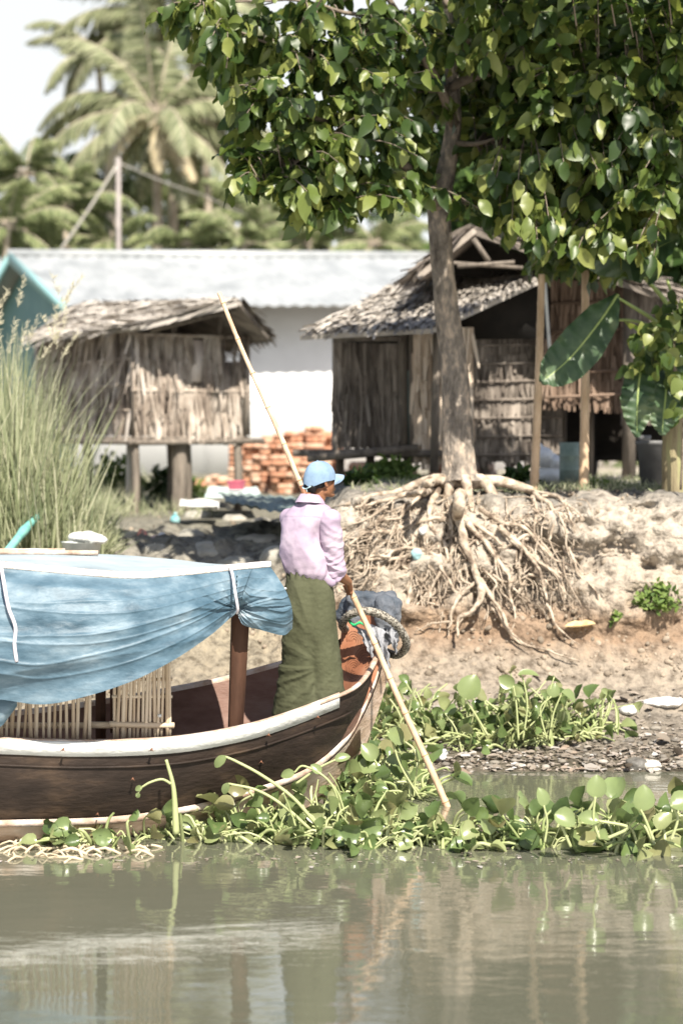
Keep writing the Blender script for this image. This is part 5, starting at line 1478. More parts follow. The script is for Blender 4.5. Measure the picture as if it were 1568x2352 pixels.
# ------------------------------------------------------------------ scrap beside the bank
def sheet(name, lab, pts, m, amp=.02, n=24, cat='sheet', th=.006, corr=0, group=None):
    a, b, c, d = [np.asarray(p, float) for p in pts]        # a-b near edge, d-c far edge
    G = []
    for t in np.linspace(0, 1, n):
        row = []
        for s in np.linspace(0, 1, n * 2):
            p = (a * (1 - s) + b * s) * (1 - t) + (d * (1 - s) + c * s) * t
            row.append(p)
        G.append(row)
    G = np.array(G); G[..., 2] += amp * fbm(G * 3 + len(lab), 3)
    if corr: G[..., 2] += corr * np.sin(np.linspace(0, 1, n * 2) * 70)[None, :]
    mb = MB(); mb.slab(G, (0, 0, -th)); return tag(mb.build(name, m), lab, cat, group)
g_ = lambda x, y, l=0: hit(x, y, l)
q0 = g_(560, 1185, .05)
sheet('metal_sheet', 'dark sagging corrugated metal sheet lying on the bank left of the boatman', [P(520, 1150, 18.2), P(760, 1196, 17.6), P(760, 1148, 19.6), P(500, 1128, 20.4)], mat('dark_sheet', [(.10, .12, .11), (.22, .27, .25), (.30, .38, .36)], 2, .6), .05, corr=.01)
sheet('pale_sheet', 'pale teal plastic sheet spread beside the pink bucket', [P(470, 1142, 21.5), P(600, 1136, 21.5), P(590, 1118, 23.5), P(480, 1118, 23.5)], mat('pale_teal', [(.38, .50, .48), (.60, .68, .66)], 3, .6), .05)
sheet('white_rag', 'crumpled white rag lying at the left end of the dark metal sheet', [P(412, 1160, 20.4), P(500, 1164, 20.4), P(505, 1150, 21.2), P(415, 1146, 21.2)], M_white, .08)
q = P(543, 1124, 22.2); m_ = MB(); m_.V = []; lathe(m_, q, [(.001, 0), (.09, 0), (.11, .10), (.118, .105), (.10, .10), (.085, .01)], 20); tag(m_.build('pink_bucket', mat('pink', [(.75, .12, .20), (.85, .2, .28)], 5, .5)), 'small bright pink basin sitting on the pale sheet', 'basin')
q = g_(403, 1206, .055); m_ = MB(); m_.ell(q + [0, -.05, 0], (.055, .05, .06)); m_.tube([q + [0, -.05, .05], q + [.01, -.05, .085]], .02, 10); tag(m_.build('teal_jug', mat('teal_plastic', [(.03, .30, .32), (.5, .62, .62)], 14, .4)), 'small teal and white plastic jug on the rocky slope', 'jug')
# grey rocks
M_rock = mat('rock', [(.22, .21, .18), (.36, .34, .29), (.46, .43, .37)], 4, .9, bump=.8, bscale=16)
def rock(x, y, rx, rz, seed, lab, m=M_rock, grp='rocks on the left slope', cat='rock'):
    q = g_(x, y + rz * .6); s_ = q[1] / FPX
    G = []
    for i in range(21):
        t = i / 20 * math.pi; row = []
        for j in range(32):
            p = j / 32 * 2 * math.pi; v = np.array([math.sin(t) * math.cos(p), math.sin(t) * math.sin(p), math.cos(t)])
            row.append(v)
        G.append(row)
    G = np.array(G); n_ = 1 + .32 * fbm(G * 1.5 + seed * 5, 4)
    mb = MB(); mb.grid(q + G * n_[..., None] * np.array([rx * s_, rx * s_ * .8, rz * s_ * 1.15]), close_v=True)
    return tag(mb.build('rock', m), lab, cat, grp)
for k, (x, y, rx, rz, lab) in enumerate(((590, 1240, 60, 26, 'wide flat grey boulder just left of the man in pink'), (640, 1270, 45, 30, 'pale rounded boulder touching the man in pink at hip height'), (480, 1260, 55, 24, 'broad grey boulder on the slope above the canopy front'),
        (440, 1225, 34, 18, 'small boulder right of the little teal jug'), (300, 1235, 40, 26, 'grey boulder above the white bucket'), (360, 1262, 36, 20, 'low boulder beside the red and white litter'), (540, 1188, 30, 14, 'small pale rock under the end of the dark sheet'),
        (455, 1180, 34, 13, 'flat rock left of the dark metal sheet'), (250, 1210, 30, 20, 'mossy boulder at the edge of the reeds'), (600, 1195, 26, 12, 'small rock below the dark sheet near the shoulder'), (540, 1290, 50, 18, 'low boulder behind the front edge of the canopy'))):
    rock(x, y, rx, rz, k, lab)
# rock and debris by the water, right
rock(1462, 1752, 30, 18, 31, 'dark wet stone sitting at the waterline on the right', mat('wet_rock', [(.06, .055, .05), (.18, .17, .15)], 6, .5, bump=.6), 'stones at the waterline')
rock(1492, 1756, 26, 16, 32, 'pale stone sitting against the dark wet stone at the waterline', mat('pale_rock', [(.45, .42, .36), (.60, .57, .5)], 6, .8, bump=.6), 'stones at the waterline')
# white bucket lying behind the canopy
q = P(188, 1262, 15.6); bk_ = thing('white_bucket', 'dirty white plastic bucket lying behind the boat canopy', 'bucket', q)
m_ = MB(); s_ = 15.6 / FPX; lathe(m_, q - [0, 0, .14], [(.001, 0), (.13, 0), (.165, .20), (.175, .205), (.15, .20), (.12, .02)], 24); m_.build('bucket_body', mat('dirty_white', [(.42, .46, .43), (.66, .68, .65)], 6, .6), bk_)
m_ = MB(); m_.ell(q + [.04, -.02, .10], (.15, .13, .05)); m_.ell(q + [.14, -.05, .08], (.09, .10, .04)); remesh(m_, 'lid_rag', M_white, bk_, .012, 2, lambda w: .02 * fbm(w * 8, 3))
# teal pipe
m_ = MB(); m_.tube(curve([P(14, 1272, 15.2), P(60, 1214, 16.2), P(100, 1172, 17.2)], 10), [.035] * 4 + [.045] + [.035] * 5, 10)
tag(m_.build('teal_pipe', mat('teal_pipe', [(.10, .36, .32), (.25, .52, .46)], 5, .6)), 'teal green plastic pipe slanting out of the reeds', 'pipe')
# red and white litter
m_ = MB(); r = np.random.default_rng(8)
q = g_(335, 1248, .06)
for k in range(14):
    c = q + r.normal(0, .05, 3) * [1.2, .5, .8] + [0, -.06, 0]; leaf_cloud(m_, [c], [r.normal(0, 1, 3)], [r.normal(0, 1, 3)], .12, .09, curve=.4)
tag(m_.build('torn_packet', mat('packet', [(.6, .6, .6), (.7, .7, .7)], 6, .5, island=[(.70, .70, .72), (.45, .55, .62), (.70, .22, .12)], islfac=.9)), 'torn white, blue and red packet caught between boulders', 'litter')
# dry leaf curled on the brown bank
m_ = MB(); q = g_(1325, 1466, .035); leaf_cloud(m_, [q + [-.11, -.03, .03]], [[1, -.1, -.12]], [[0, -.35, 1]], .25, .11, [(0, .1), (.1, .6), (.3, 1), (.5, .85), (.7, .95), (.9, .5), (1, .1)], curve=-.25, fold=.35)
tag(m_.build('dry_leaf', mat('dry_leaf', [(.52, .34, .15), (.74, .64, .40)], 12, .7, trans=.2)), 'large curled yellow dry leaf lying on the brown bank', 'leaf')
for k, (x, y, lab, c1) in enumerate(((955, 1272, 'small crushed pale blue can caught among the tree roots', (.35, .55, .58)), (968, 1228, 'scrap of white plastic snagged on the tree roots', (.75, .75, .75)))):
    q = g_(x, y); m_ = MB(); m_.ell(q + [0, -.16, 0], (.045 - .01 * k, .03, .055 - .02 * k)); o = remesh(m_, 'plastic_scrap', mat('scrap%d' % k, [tuple(v * .7 for v in c1), c1], 12, .5), None, .008, 1, lambda w: .012 * fbm(w * 20, 2)); tag(o, lab, 'litter')

# flat litter and stones spread on the muddy shore
r = np.random.default_rng(12)
M_lit = mat('litter', [(.3, .27, .22), (.4, .36, .3)], 8, .7, island=[(.08, .065, .05), (.17, .14, .11), (.24, .20, .165), (.14, .115, .09), (.28, .24, .20), (.20, .14, .10), (.46, .44, .42), (.18, .16, .14)], islfac=.85)
m_ = MB(); Ps, Ds, Ns, Ls, Ws = [], [], [], [], []
for k in range(5200):
    x = r.uniform(-.3, 4.2) if k % 4 else r.uniform(-1.5, 4.2); yy = 13.9 + abs(r.normal(0, .5)) if k % 3 else r.uniform(13.85, 15.4)
    dens = smooth(.2, 3.2, x) * .8 + .25 if yy > 14.25 else .9
    if r.random() > dens: continue
    z = float(terr(x, yy)) + r.uniform(.0, .012)
    Ps.append([x, yy - .0, z + .006]); Ds.append([r.normal(0, 1), r.normal(0, .6), r.normal(0, .12)]); Ns.append([r.normal(0, .3), -.25 + r.normal(0, .3), 1]); l = .016 + .022 * r.exponential(1); Ls.append(min(l, .16)); Ws.append(min(l, .16) * r.uniform(.15, .8))
leaf_cloud(m_, Ps, Ds, Ns, np.array(Ls), np.array(Ws), [(0, .5), (.4, 1), (1, .45)], curve=.1, fold=.2)
tag(m_.build('litter', M_lit), 'litter, leaf scraps and chips strewn over the muddy shore', 'litter', kind='stuff')
m_ = MB()
for k in range(220):
    x = r.uniform(.2, 4.2); yy = 13.95 + abs(r.normal(0, .42)); s0 = r.uniform(.012, .035); m_.ell([x, yy, float(terr(x, yy)) + s0 * .3], (s0 * r.uniform(.8, 1.5), s0, s0 * .6), nu=7, nv=5)
tag(m_.build('pebbles', mat('pebble', [(.3, .27, .23), (.4, .37, .32)], 8, .8, island=[(.08, .07, .06), (.18, .16, .13), (.34, .31, .27)], islfac=.8)), 'small pebbles and lumps along the shoreline', 'pebbles', kind='stuff')
for k, (x, y, w, h_, lab) in enumerate(((1520, 1622, 70, 22, 'crumpled white plastic bag lying on the littered shore at the right'), (1440, 1640, 30, 12, 'small torn pale plastic wrapper left of the crumpled white bag'), (1010, 1745, 26, 12, 'white scrap of foam at the edge of the bank plants'))):
    q = g_(x, y, .02); s_ = q[1] / FPX; m_ = MB(); m_.ell(q, (w * s_ * .6, .10, .035)); m_.ell(q + [w * s_ * .3, .03, .01], (w * s_ * .4, .07, .03))
    o = remesh(m_, 'plastic_bag', mat('bag%d' % k, [(.58, .57, .55), (.78, .77, .75)], 10, .5, bump=.5), None, .008, 1, lambda w: .022 * fbm(w * 14, 3)); tag(o, lab, 'plastic bag')

# crumbled clods on the cut bank and slopes
m_ = MB(); mc = MB(); r = np.random.default_rng(61)
for k in range(2600):
    if k % 3: px, py = r.uniform(790, 1580), r.uniform(1120, 1560)
    else: px, py = r.uniform(230, 700), r.uniform(1170, 1600)
    q = hit(px, py); s0 = .004 + .009 * r.exponential(1); s0 = min(s0, .035)
    v = norm(r.normal(0, 1, (3, 3))); e1 = v[0]; e2 = norm(np.cross(e1, v[1])); e3 = np.cross(e1, e2)
    mc.ell(q + [0, -.004, .0], (s0 * r.uniform(.7, 1.5), s0, s0 * r.uniform(.5, 1)), np.array([e1, e2, e3]), 6, 4)
tag(mc.build('clods', mat('clod', [(.20, .165, .125), (.34, .285, .22)], 5, .95, bump=.6, island=[(.13, .105, .08), (.28, .225, .17), (.38, .31, .24)], islfac=.6), smooth_=False), 'crumbled earth clods strewn over the cut bank and slopes', 'earth clods', kind='stuff')
# ------------------------------------------------------------------ reeds on the left
r = np.random.default_rng(31); Ps, Ds, Ns, Ls, Ws, Cs = [], [], [], [], [], []
for k in range(3000):
    px = abs(r.normal(0, 95)) * (1 if r.random() < .8 else -1) ; Y = r.uniform(16.4, 18.8)
    if px > 235: continue
    X = P(px, 1200, Y)[0]; z = float(terr(X, Y)) - .05
    hmax = 2.2 - .0058 * max(0, px - 20)
    l = hmax * r.uniform(.35, 1.02)
    if r.random() < .35: l *= .5
    Ps.append([X, Y, z]); Ds.append([r.normal(.03, .12), r.normal(-.05, .10), 1]); Ns.append([r.normal(0, 1), r.normal(-.6, .6), .2]); Ls.append(max(.3, l)); Ws.append(r.uniform(.009, .022)); Cs.append(r.uniform(.0, .35))
m_ = MB(); leaf_cloud(m_, Ps, Ds, Ns, np.array(Ls), np.array(Ws), [(0, .7), (.2, 1), (.4, 1), (.6, .85), (.8, .6), (1, .1)], curve=np.array(Cs), fold=.1, simple=True)
tag(m_.build('tall_reeds', M_reed), 'tall green and straw coloured reeds crowding the left bank', 'reeds', kind='stuff')
Ps, Ds, Ns, Ls, Ws = [], [], [], [], []
for k in range(2600):                                   # shorter drooping grass on the bank and under the huts
    if k % 3 == 0:
        if k % 4: continue
        px, py = r.uniform(180, 480), r.uniform(1110, 1190)
    elif k % 3 == 1: px, py = r.uniform(820, 1560), r.uniform(1085, 1135)
    else: px, py = r.uniform(0, 250), r.uniform(1150, 1300)
    q = hit(px, py); nb_ = 5
    if px > 700 and (q[1] < 16.9): continue
    for j in range(nb_):
        Ps.append(q + r.normal(0, .05, 3) * [1, 1, 0]); Ds.append([r.normal(0, .5), r.normal(-.2, .4), 1]); Ns.append([r.normal(0, 1), -.6, .3]); Ls.append(r.uniform(.08, .28) * (1.5 if px < 330 else .8 if px < 700 else .36)); Ws.append(r.uniform(.006, .016))
m_ = MB(); leaf_cloud(m_, Ps, Ds, Ns, np.array(Ls), np.array(Ws), [(0, .8), (.5, 1), (1, .1)], curve=.5, simple=True)
tag(m_.build('short_grass', M_reed), 'short grass tufts on the bank top and around the stilts', 'grass', kind='stuff')
# plumes
Ps, Ds, Ns, Ls, Ws = [], [], [], [], []
for k in range(16):
    px = r.uniform(-10, 150); q = P(px, r.uniform(690, 860), 17.4); d = np.array([r.normal(.3, .3), 0, 1.0])
    for j in range(40):
        t = r.uniform(0, .30); Ps.append(q + norm(d) * t + r.normal(0, .008, 3)); Ds.append([r.normal(.3, .5), r.normal(0, .5), .6]); Ns.append([0, -1, 0]); Ls.append(.05); Ws.append(.008)
m_ = MB(); leaf_cloud(m_, Ps, Ds, Ns, np.array(Ls), np.array(Ws), [(0, .6), (1, .3)], simple=True)
tag(m_.build('reed_plumes', mat('plume', [(.45, .42, .30), (.6, .56, .42)], 5, .8, trans=.3)), 'feathery pale seed plumes over the tall reeds', 'reed plumes', kind='stuff')

# shrubs
def shrub(x, y, rx, rz, n, seed, lab, m=None, ll=.07, off=0, stems=True):
    r = np.random.default_rng(seed); q = hit(x, y); q = q + [0, off, 0]; s_ = q[1] / FPX
    o = thing('shrub', lab, 'shrub', q, None); m1 = MB(); Ps, Ds = [], []
    for k in range(n):
        d = norm(r.normal(0, 1, 3)) * r.uniform(.2, 1) ** .6; p = q + np.array([d[0] * rx * s_, d[1] * rx * s_ * .6, (abs(d[2])) * rz * s_ * 1.6]); Ps.append(p)
    n = len(Ps); leaf_cloud(m1, Ps, r.normal(0, 1, (n, 3)) + [0, 0, .2], r.normal(0, .6, (n, 3)) + [0, -.4, .8], ll * r.uniform(.6, 1.3, n), ll * .55, curve=.2)
    m1.build('leaves', m or M_shrub, o); m2 = MB()
    for k in range(0, n, max(1, n // 14)): m2.tube(curve([q - [0, 0, .03], (q + Ps[k]) / 2, Ps[k]], 5), .005, 4)
    m2.build('stems', M_limb, o)
shrub(1505, 1400, 55, 40, 260, 1, 'small green leafy shrub clinging to the right bank', ll=.06, off=-.10)
shrub(1410, 1430, 20, 14, 40, 2, 'little green seedling left of the bank shrub', ll=.06, off=-.06)
shrub(1200, 1118, 40, 26, 260, 3, 'dark low bush between the tree foot and the pale bamboo pole', M_darkleaf, .09, .4)
shrub(900, 1110, 60, 34, 420, 4, 'dark bush in front of the low hut beside the roots', M_shrub, .10, .5)
shrub(380, 1150, 60, 50, 520, 5, 'dark green bush growing under the stilt hut', M_darkleaf, .13, .6)
shrub(255, 1150, 70, 70, 500, 9, 'tangled green weeds under the left half of the stilt hut', M_shrub, .12, .5)
shrub(430, 1150, 40, 30, 200, 10, 'sparse grey green weeds under the right end of the stilt hut', M_shrub, .10, .8)
shrub(830, 1120, 40, 24, 220, 6, 'greyish bush just right of the face of the boatman', M_darkleaf, .09, .3)
shrub(575, 1118, 22, 14, 90, 7, 'small yellow green weed at the foot of the brick stack', M_shrub, .08, 4)
shrub(1390, 1122, 60, 8, 260, 8, 'low weeds in front of the bright gap under the brown house', M_shrub, .05, .2)

# ------------------------------------------------------------------ banana plant
bn_ = thing('banana_plant', 'banana plant with broad dappled leaves drooping at the right edge', 'banana plant', hit(1548, 1135))
q = hit(1548, 1135); YB = q[1]
m_ = MB(); c = curve([q - [0, 0, .1], P(1545, 1000, YB), P(1541, 860, YB), P(1545, 770, YB)], 40)
m_.tube(c, np.interp(np.linspace(0, 1, 40), [0, .3, 1], [.12, .10, .055]) * (1 + .06 * vnoise(c * 9)), 14); m_.build('stem', mat('banana_stem', [(.13, .10, .06), (.26, .22, .13), (.30, .32, .14)], 4, .8, bump=.6, stretch=(3, 3, .5)), bn_)
def banana_leaf(pts, wpx, up, seed, tears=0):
    """pts: midrib pixels with depth; wpx: half width per point"""
    c = curve(PL(pts), 60); k = np.linspace(0, 1, 60); s_ = np.mean([p[2] for p in pts]) / FPX
    hw = np.interp(k, np.linspace(0, 1, len(wpx)), wpx) * s_; tn = norm(np.gradient(c, axis=0)); up = norm(np.asarray(up, float)); sd = norm(np.cross(tn, up)); nu_ = np.cross(sd, tn)
    G = []
    for j, s in enumerate(np.linspace(-1, 1, 15)):
        wv = .012 * np.sin(k * 60 + s * 3) * abs(s) + .02 * fbm(np.stack([k * 6, k * 0 + s, k * 0 + seed], -1), 2) * abs(s)
        G.append(c + sd * (s * hw)[:, None] + nu_ * (wv - .35 * hw * s * s * .6 + .25 * hw * abs(s))[:, None])
    m1 = MB(); m1.grid(np.array(G)); o = m1.build('leaf', M_banana, bn_)
    m2 = MB(); m2.tube(c[: 58] - nu_[:58] * .004, np.linspace(.016, .004, 58), 6); m2.build('midrib', M_bananarib, o)
def stalk(pts, r0, r1):
    m1 = MB(); m1.tube(curve(PL(pts), 16), np.linspace(r0, r1, 16), 8); m1.build('leaf_stalk', M_bananarib, bn_)
Yb = YB
banana_leaf([(1418, 676, Yb - .3), (1375, 740, Yb - .4), (1315, 815, Yb - .5), (1268, 858, Yb - .55), (1240, 878, Yb - .6)], [6, 40, 52, 50, 34, 4], (.3, -1, .5), 1)
banana_leaf([(1480, 640, Yb), (1400, 560, Yb - .2), (1300, 480, Yb - .3), (1210, 420, Yb - .35)], [10, 70, 85, 70, 8], (-.2, -1, .1), 2)
banana_leaf([(1490, 645, Yb - .1), (1480, 610, Yb - .3), (1500, 575, Yb - .5), (1560, 545, Yb - .6)], [8, 45, 55, 50, 10], (-.2, -1, .6), 3)
banana_leaf([(1480, 800, Yb - .2), (1466, 880, Yb - .35), (1462, 950, Yb - .4), (1462, 1004, Yb - .4)], [10, 34, 40, 28, 6], (-.3, -1, .1), 4)
banana_leaf([(1530, 820, Yb - .2), (1528, 900, Yb - .35), (1522, 960, Yb - .4), (1520, 1000, Yb - .4)], [10, 36, 44, 30, 6], (.2, -1, .1), 5)
banana_leaf([(1560, 760, Yb - .2), (1600, 860, Yb - .35), (1610, 960, Yb - .4)], [10, 44, 44, 6], (.2, -1, .1), 6)
stalk([(1545, 775, Yb), (1500, 735, Yb - .15), (1445, 700, Yb - .25), (1415, 682, Yb - .3)], .022, .012)
stalk([(1545, 790, Yb), (1510, 760, Yb), (1460, 738, Yb - .1), (1400, 734, Yb - .2)], .020, .012)
stalk([(1546, 770, Yb), (1530, 700, Yb), (1500, 660, Yb), (1480, 640, Yb)], .026, .016)
stalk([(1550, 770, Yb), (1548, 700, Yb), (1530, 640, Yb)], .022, .012)
stalk([(1540, 790, Yb), (1500, 780, Yb - .1), (1480, 800, Yb - .2)], .016, .01)
# broad leaved vine at the right edge
vn = thing('vine', 'bright broad leaved vine climbing over the banana stem at the right edge', 'vine', hit(1560, 1128))
r = np.random.default_rng(77); m_ = MB(); Ps = []
for bx, by, rx, ry, n in ((1545, 745, 40, 40, 34), (1500, 800, 44, 40, 34), (1545, 830, 40, 50, 36), (1470, 770, 30, 30, 14), (1570, 900, 30, 60, 20), (1450, 850, 14, 14, 6), (1570, 690, 30, 40, 12)):
    for k in range(n): Ps.append(P(bx + r.uniform(-rx, rx), by + r.uniform(-ry, ry), YB - .55 + r.uniform(-.2, .3)))
n = len(Ps); leaf_cloud(m_, Ps, r.normal(0, .6, (n, 3)) + [0, 0, -.9], r.normal(0, .35, (n, 3)) + [0, -.9, .5], r.uniform(.08, .17, n), r.uniform(.08, .13, n), [(0, .3), (.15, .9), (.4, 1), (.75, .6), (1, .05)], curve=.2)
m_.build('leaves', M_leaf, vn); m_ = MB(); m_.tube(curve(PL([(1562, 1125, YB - .3), (1568, 950, YB - .35), (1545, 830, YB - .4), (1550, 700, YB - .4)]), 20), .012, 6); m_.build('stem', M_limb, vn)

# ------------------------------------------------------------------ water hyacinth
HPROF = [(0, .15), (.12, .62), (.3, .96), (.5, 1.0), (.7, .9), (.88, .58), (1, .08)]
def hyacinth(name, lab, centres, n, ld, seed, flat=.5, onwater=True, stalkmul=1.0, kind='stuff', tall=.5, lsz=1.0):
    """centres: (px, py, rx metres, ry metres, weight). Leaf blades on fleshy stalks."""
    r = np.random.default_rng(seed); Lm, Sm = MB(), MB(); Ps, Ds, Ns, Ls, Ws = [], [], [], [], []
    wts = np.array([c[4] for c in centres], float); wts /= wts.sum()
    for k in range(n):
        c = centres[r.choice(len(centres), p=wts)]
        q = P(c[0], c[1], 1.0); b0 = hit(c[0], c[1]) if not onwater else None
        if onwater:
            Y = -CAMH / (P(c[0], c[1], 1.0)[2] - CAMH); b0 = np.array([P(c[0], c[1], Y)[0], Y, 0.0])
        a = r.uniform(0, 2 * math.pi); rr = math.sqrt(r.random())
        bx, by = b0[0] + math.cos(a) * rr * c[2], b0[1] + math.sin(a) * rr * c[3]
        bz = max(0.0, float(terr(bx, by))) + .005
        h = ld * r.uniform(.3, 1.0) * (1.5 if r.random() < .12 * tall * 2 else 1)
        lean = np.array([r.normal(0, .55), r.normal(-.05, .4), r.uniform(.25, 1)]); lean = norm(lean)
        if r.random() < flat: lean = norm(lean * [1.6, 1, .28])
        tip = np.array([bx, by, bz]) + lean * h * stalkmul; tip[2] = max(tip[2], bz + .025)
        mid = np.array([bx, by, bz]) * .5 + tip * .5 + [r.normal(0, .02), r.normal(0, .02), .02 + .03 * r.random()]
        ra = r.uniform(.0045, .011)
        Sm.tube(curve([[bx, by, bz - .01], mid, tip], 7), np.linspace(ra * 1.3, ra * .75, 7), 5, cap=False)
        if r.random() < .58:
            d = norm(tip - mid) + np.array([r.normal(0, .55), r.normal(-.15, .5), r.normal(0, .45)])
            l = r.uniform(.048, .112) * lsz
            Ps.append(tip); Ds.append(d); Ns.append([r.normal(0, .9), r.normal(-.2, .8), r.uniform(-.1, 1.1)]); Ls.append(l); Ws.append(l * r.uniform(.75, 1.0))
    leaf_cloud(Lm, Ps, Ds, Ns, np.array(Ls), np.array(Ws), HPROF, curve=r.uniform(-.35, .45, len(Ps)), fold=.42, wav=.10)
    o = bpy.data.objects.new(name, None); 
    allp = np.array(Ps).mean(0); o.location = tuple(allp * [1, 1, 0]); link(o); tag(o, lab, 'water plants', kind=kind)
    Lm.build('leaves', M_hyl, o); Sm.build('stalks', M_hys, o)
    return o
hyacinth('water_hyacinth', 'floating mat of water hyacinth in front of the boat hull', [(300, 1915, .30, .16, 1.6), (400, 1900, .25, .2, 1.2), (230, 1945, .25, .10, .7), (520, 1920, .35, .22, 2.0), (640, 1925, .3, .2, 2.0), (760, 1925, .35, .24, 2.4), (690, 1890, .3, .15, 1.4),
         (880, 1935, .3, .2, 1.8), (1000, 1925, .35, .16, 1.6), (1110, 1945, .3, .12, 1.0), (840, 1895, .25, .15, 1.0)], 640, .23, 41, flat=.55, lsz=1.35)
hyacinth('water_hyacinth', 'water hyacinth clump growing against the stem of the boat', [(850, 1800, .22, .22, 1.5), (900, 1775, .28, .2, 1.2), (940, 1830, .14, .1, .5), (820, 1840, .15, .2, .8), (780, 1850, .2, .15, .6)], 210, .28, 42, flat=.35, lsz=1.4)
hyacinth('water_hyacinth', 'heap of water hyacinth stranded on the muddy shore right of the pole', [(900, 1650, .35, .25, 1.2), (1000, 1690, .4, .22, 1.6), (1100, 1705, .4, .2, 2.0), (1180, 1700, .42, .22, 3.0), (1200, 1660, .3, .2, 2.6), (1290, 1690, .35, .2, 1.5), (1360, 1690, .2, .12, .5), (880, 1700, .25, .2, .8)], 620, .32, 43, onwater=False, flat=.45, tall=.5, lsz=1.15)
hyacinth('water_hyacinth', 'floating water hyacinth patch at the right in the near water', [(1290, 1935, .22, .10, 1.4), (1400, 1925, .25, .12, 1.6), (1500, 1925, .22, .12, 1.6), (1230, 1945, .12, .08, .6), (1590, 1900, .2, .15, 1.2), (1450, 1955, .2, .05, .7)], 190, .27, 44, flat=.5, lsz=1.7, tall=.6)
# dead stalks floating at the left
r = np.random.default_rng(45); m_ = MB()
for k in range(60):
    px, py = r.uniform(-20, 330), 1955 + r.uniform(-12, 16); Y = -CAMH / (P(px, py, 1.0)[2] - CAMH); b = P(px, py, Y); d = norm([r.normal(0, 1), r.normal(0, .4), 0]) * r.uniform(.06, .2); m_.tube(curve([b, b + d * .5 + [0, 0, r.uniform(0, .04)], b + d], 5), r.uniform(.004, .010), 5)
tag(m_.build('dead_stalks', mat('dead_stalk', [(.42, .34, .22), (.60, .52, .38)], 6, .7)), 'pale dead plant stalks floating under the left end of the hull', 'dead stalks', kind='stuff')
# single plants that stand out of the mats
def single(lab, base, Y, stems, name='water_plant'):
    q = P(base[0], base[1], Y); q[2] = max(0, float(terr(q[0], q[1]))) if q[2] < .3 else q[2]
    o = thing(name, lab, 'water plant', q)
    for pts, r0, r1, leaf in stems:
        c = curve(PL([(x, y, Y + dy) for x, y, dy in pts]), 22); m1 = MB(); m1.tube(c, np.linspace(r0, r1, 22), 8); so = m1.build('stalk', M_hys, o)
        if leaf:
            l, w_, d, nr = leaf; m1 = MB(); leaf_cloud(m1, [c[-1] - norm(np.array(d, float)) * .005], [d], [nr], l, w_, HPROF, curve=.25, fold=.3); m1.build('leaf', M_hyl, so)
single('stout upright green stalk rising against the brown hull beside a hanging bud', (405, 1915), 11.35, [([(405, 1915, 0), (402, 1850, 0), (397, 1800, -.01), (382, 1745, -.02)], .022, .009, None)])
single('bent brown flower stalk with a wilted bud hanging over the hull', (398, 1860), 11.3, [([(393, 1800, 0), (372, 1790, -.01), (345, 1797, -.02), (326, 1808, -.02)], .008, .006, (.05, .035, (-1, 0, -.4), (0, -1, .3))), ([(326, 1808, -.02), (318, 1822, -.02)], .006, .003, (.035, .03, (-.2, 0, -1), (0, -1, 0)))])
single('long arching stalk with a nodding leaf above the floating mat in front of the hull', (720, 1900), 11.5, [([(728, 1895, 0), (670, 1830, 0), (600, 1780, 0), (545, 1750, 0), (518, 1738, 0)], .012, .007, (.10, .06, (-.8, 0, -.7), (-.2, -1, .3)))])
single('second arching stalk lower than the long one, its leaf bent down', (700, 1910), 11.45, [([(712, 1905, 0), (650, 1850, 0), (590, 1815, 0), (525, 1800, 0)], .011, .007, (.08, .05, (-.5, 0, -.9), (-.2, -1, .3)))])
single('thin crossing stalks reaching over the chine of the hull', (790, 1860), 11.7, [([(790, 1890, 0), (760, 1800, 0), (700, 1760, 0), (675, 1775, 0)], .008, .006, (.09, .06, (-1, 0, -.2), (0, -1, .4))), ([(680, 1800, .02), (730, 1765, .02), (770, 1745, .02)], .009, .006, (.10, .06, (1, 0, .3), (0, -1, .6))), ([(800, 1900, 0), (775, 1820, 0), (735, 1775, 0)], .008, .005, (.08, .06, (-.6, 0, .6), (0, -1, .6)))])
single('tall glossy leaf on a stalk standing out of the near right patch', (1370, 1900), 10.95, [([(1375, 1925, 0), (1362, 1880, 0), (1366, 1830, 0)], .009, .007, (.13, .12, (.1, 0, 1), (0, -1, .5))), ([(1395, 1925, 0), (1440, 1900, 0), (1372, 1885, 0)], .010, .008, (.12, .09, (-1, 0, .3), (0, -1, .6))), ([(1250, 1935, 0), (1256, 1890, 0), (1248, 1850, 0)], .007, .006, (.11, .08, (-.2, 0, 1), (.3, -1, .2))),
       ([(1310, 1945, 0), (1290, 1900, 0), (1275, 1870, 0)], .009, .007, (.13, .12, (.5, -.2, -.2), (0, -1, .6))), ([(1500, 1930, 0), (1480, 1880, 0), (1470, 1860, 0)], .009, .007, (.15, .13, (.2, 0, 1), (.2, -1, .5))), ([(1540, 1930, 0), (1555, 1880, 0), (1540, 1850, 0)], .009, .007, (.15, .13, (1, 0, .3), (.2, -1, .8)))])
single('big round cupped leaf held highest over the stranded heap', (1100, 1690), 14.2, [([(1120, 1690, 0), (1090, 1640, 0), (1068, 1605, 0)], .010, .007, (.20, .18, (.4, 0, 1), (-.1, -1, .5)))])
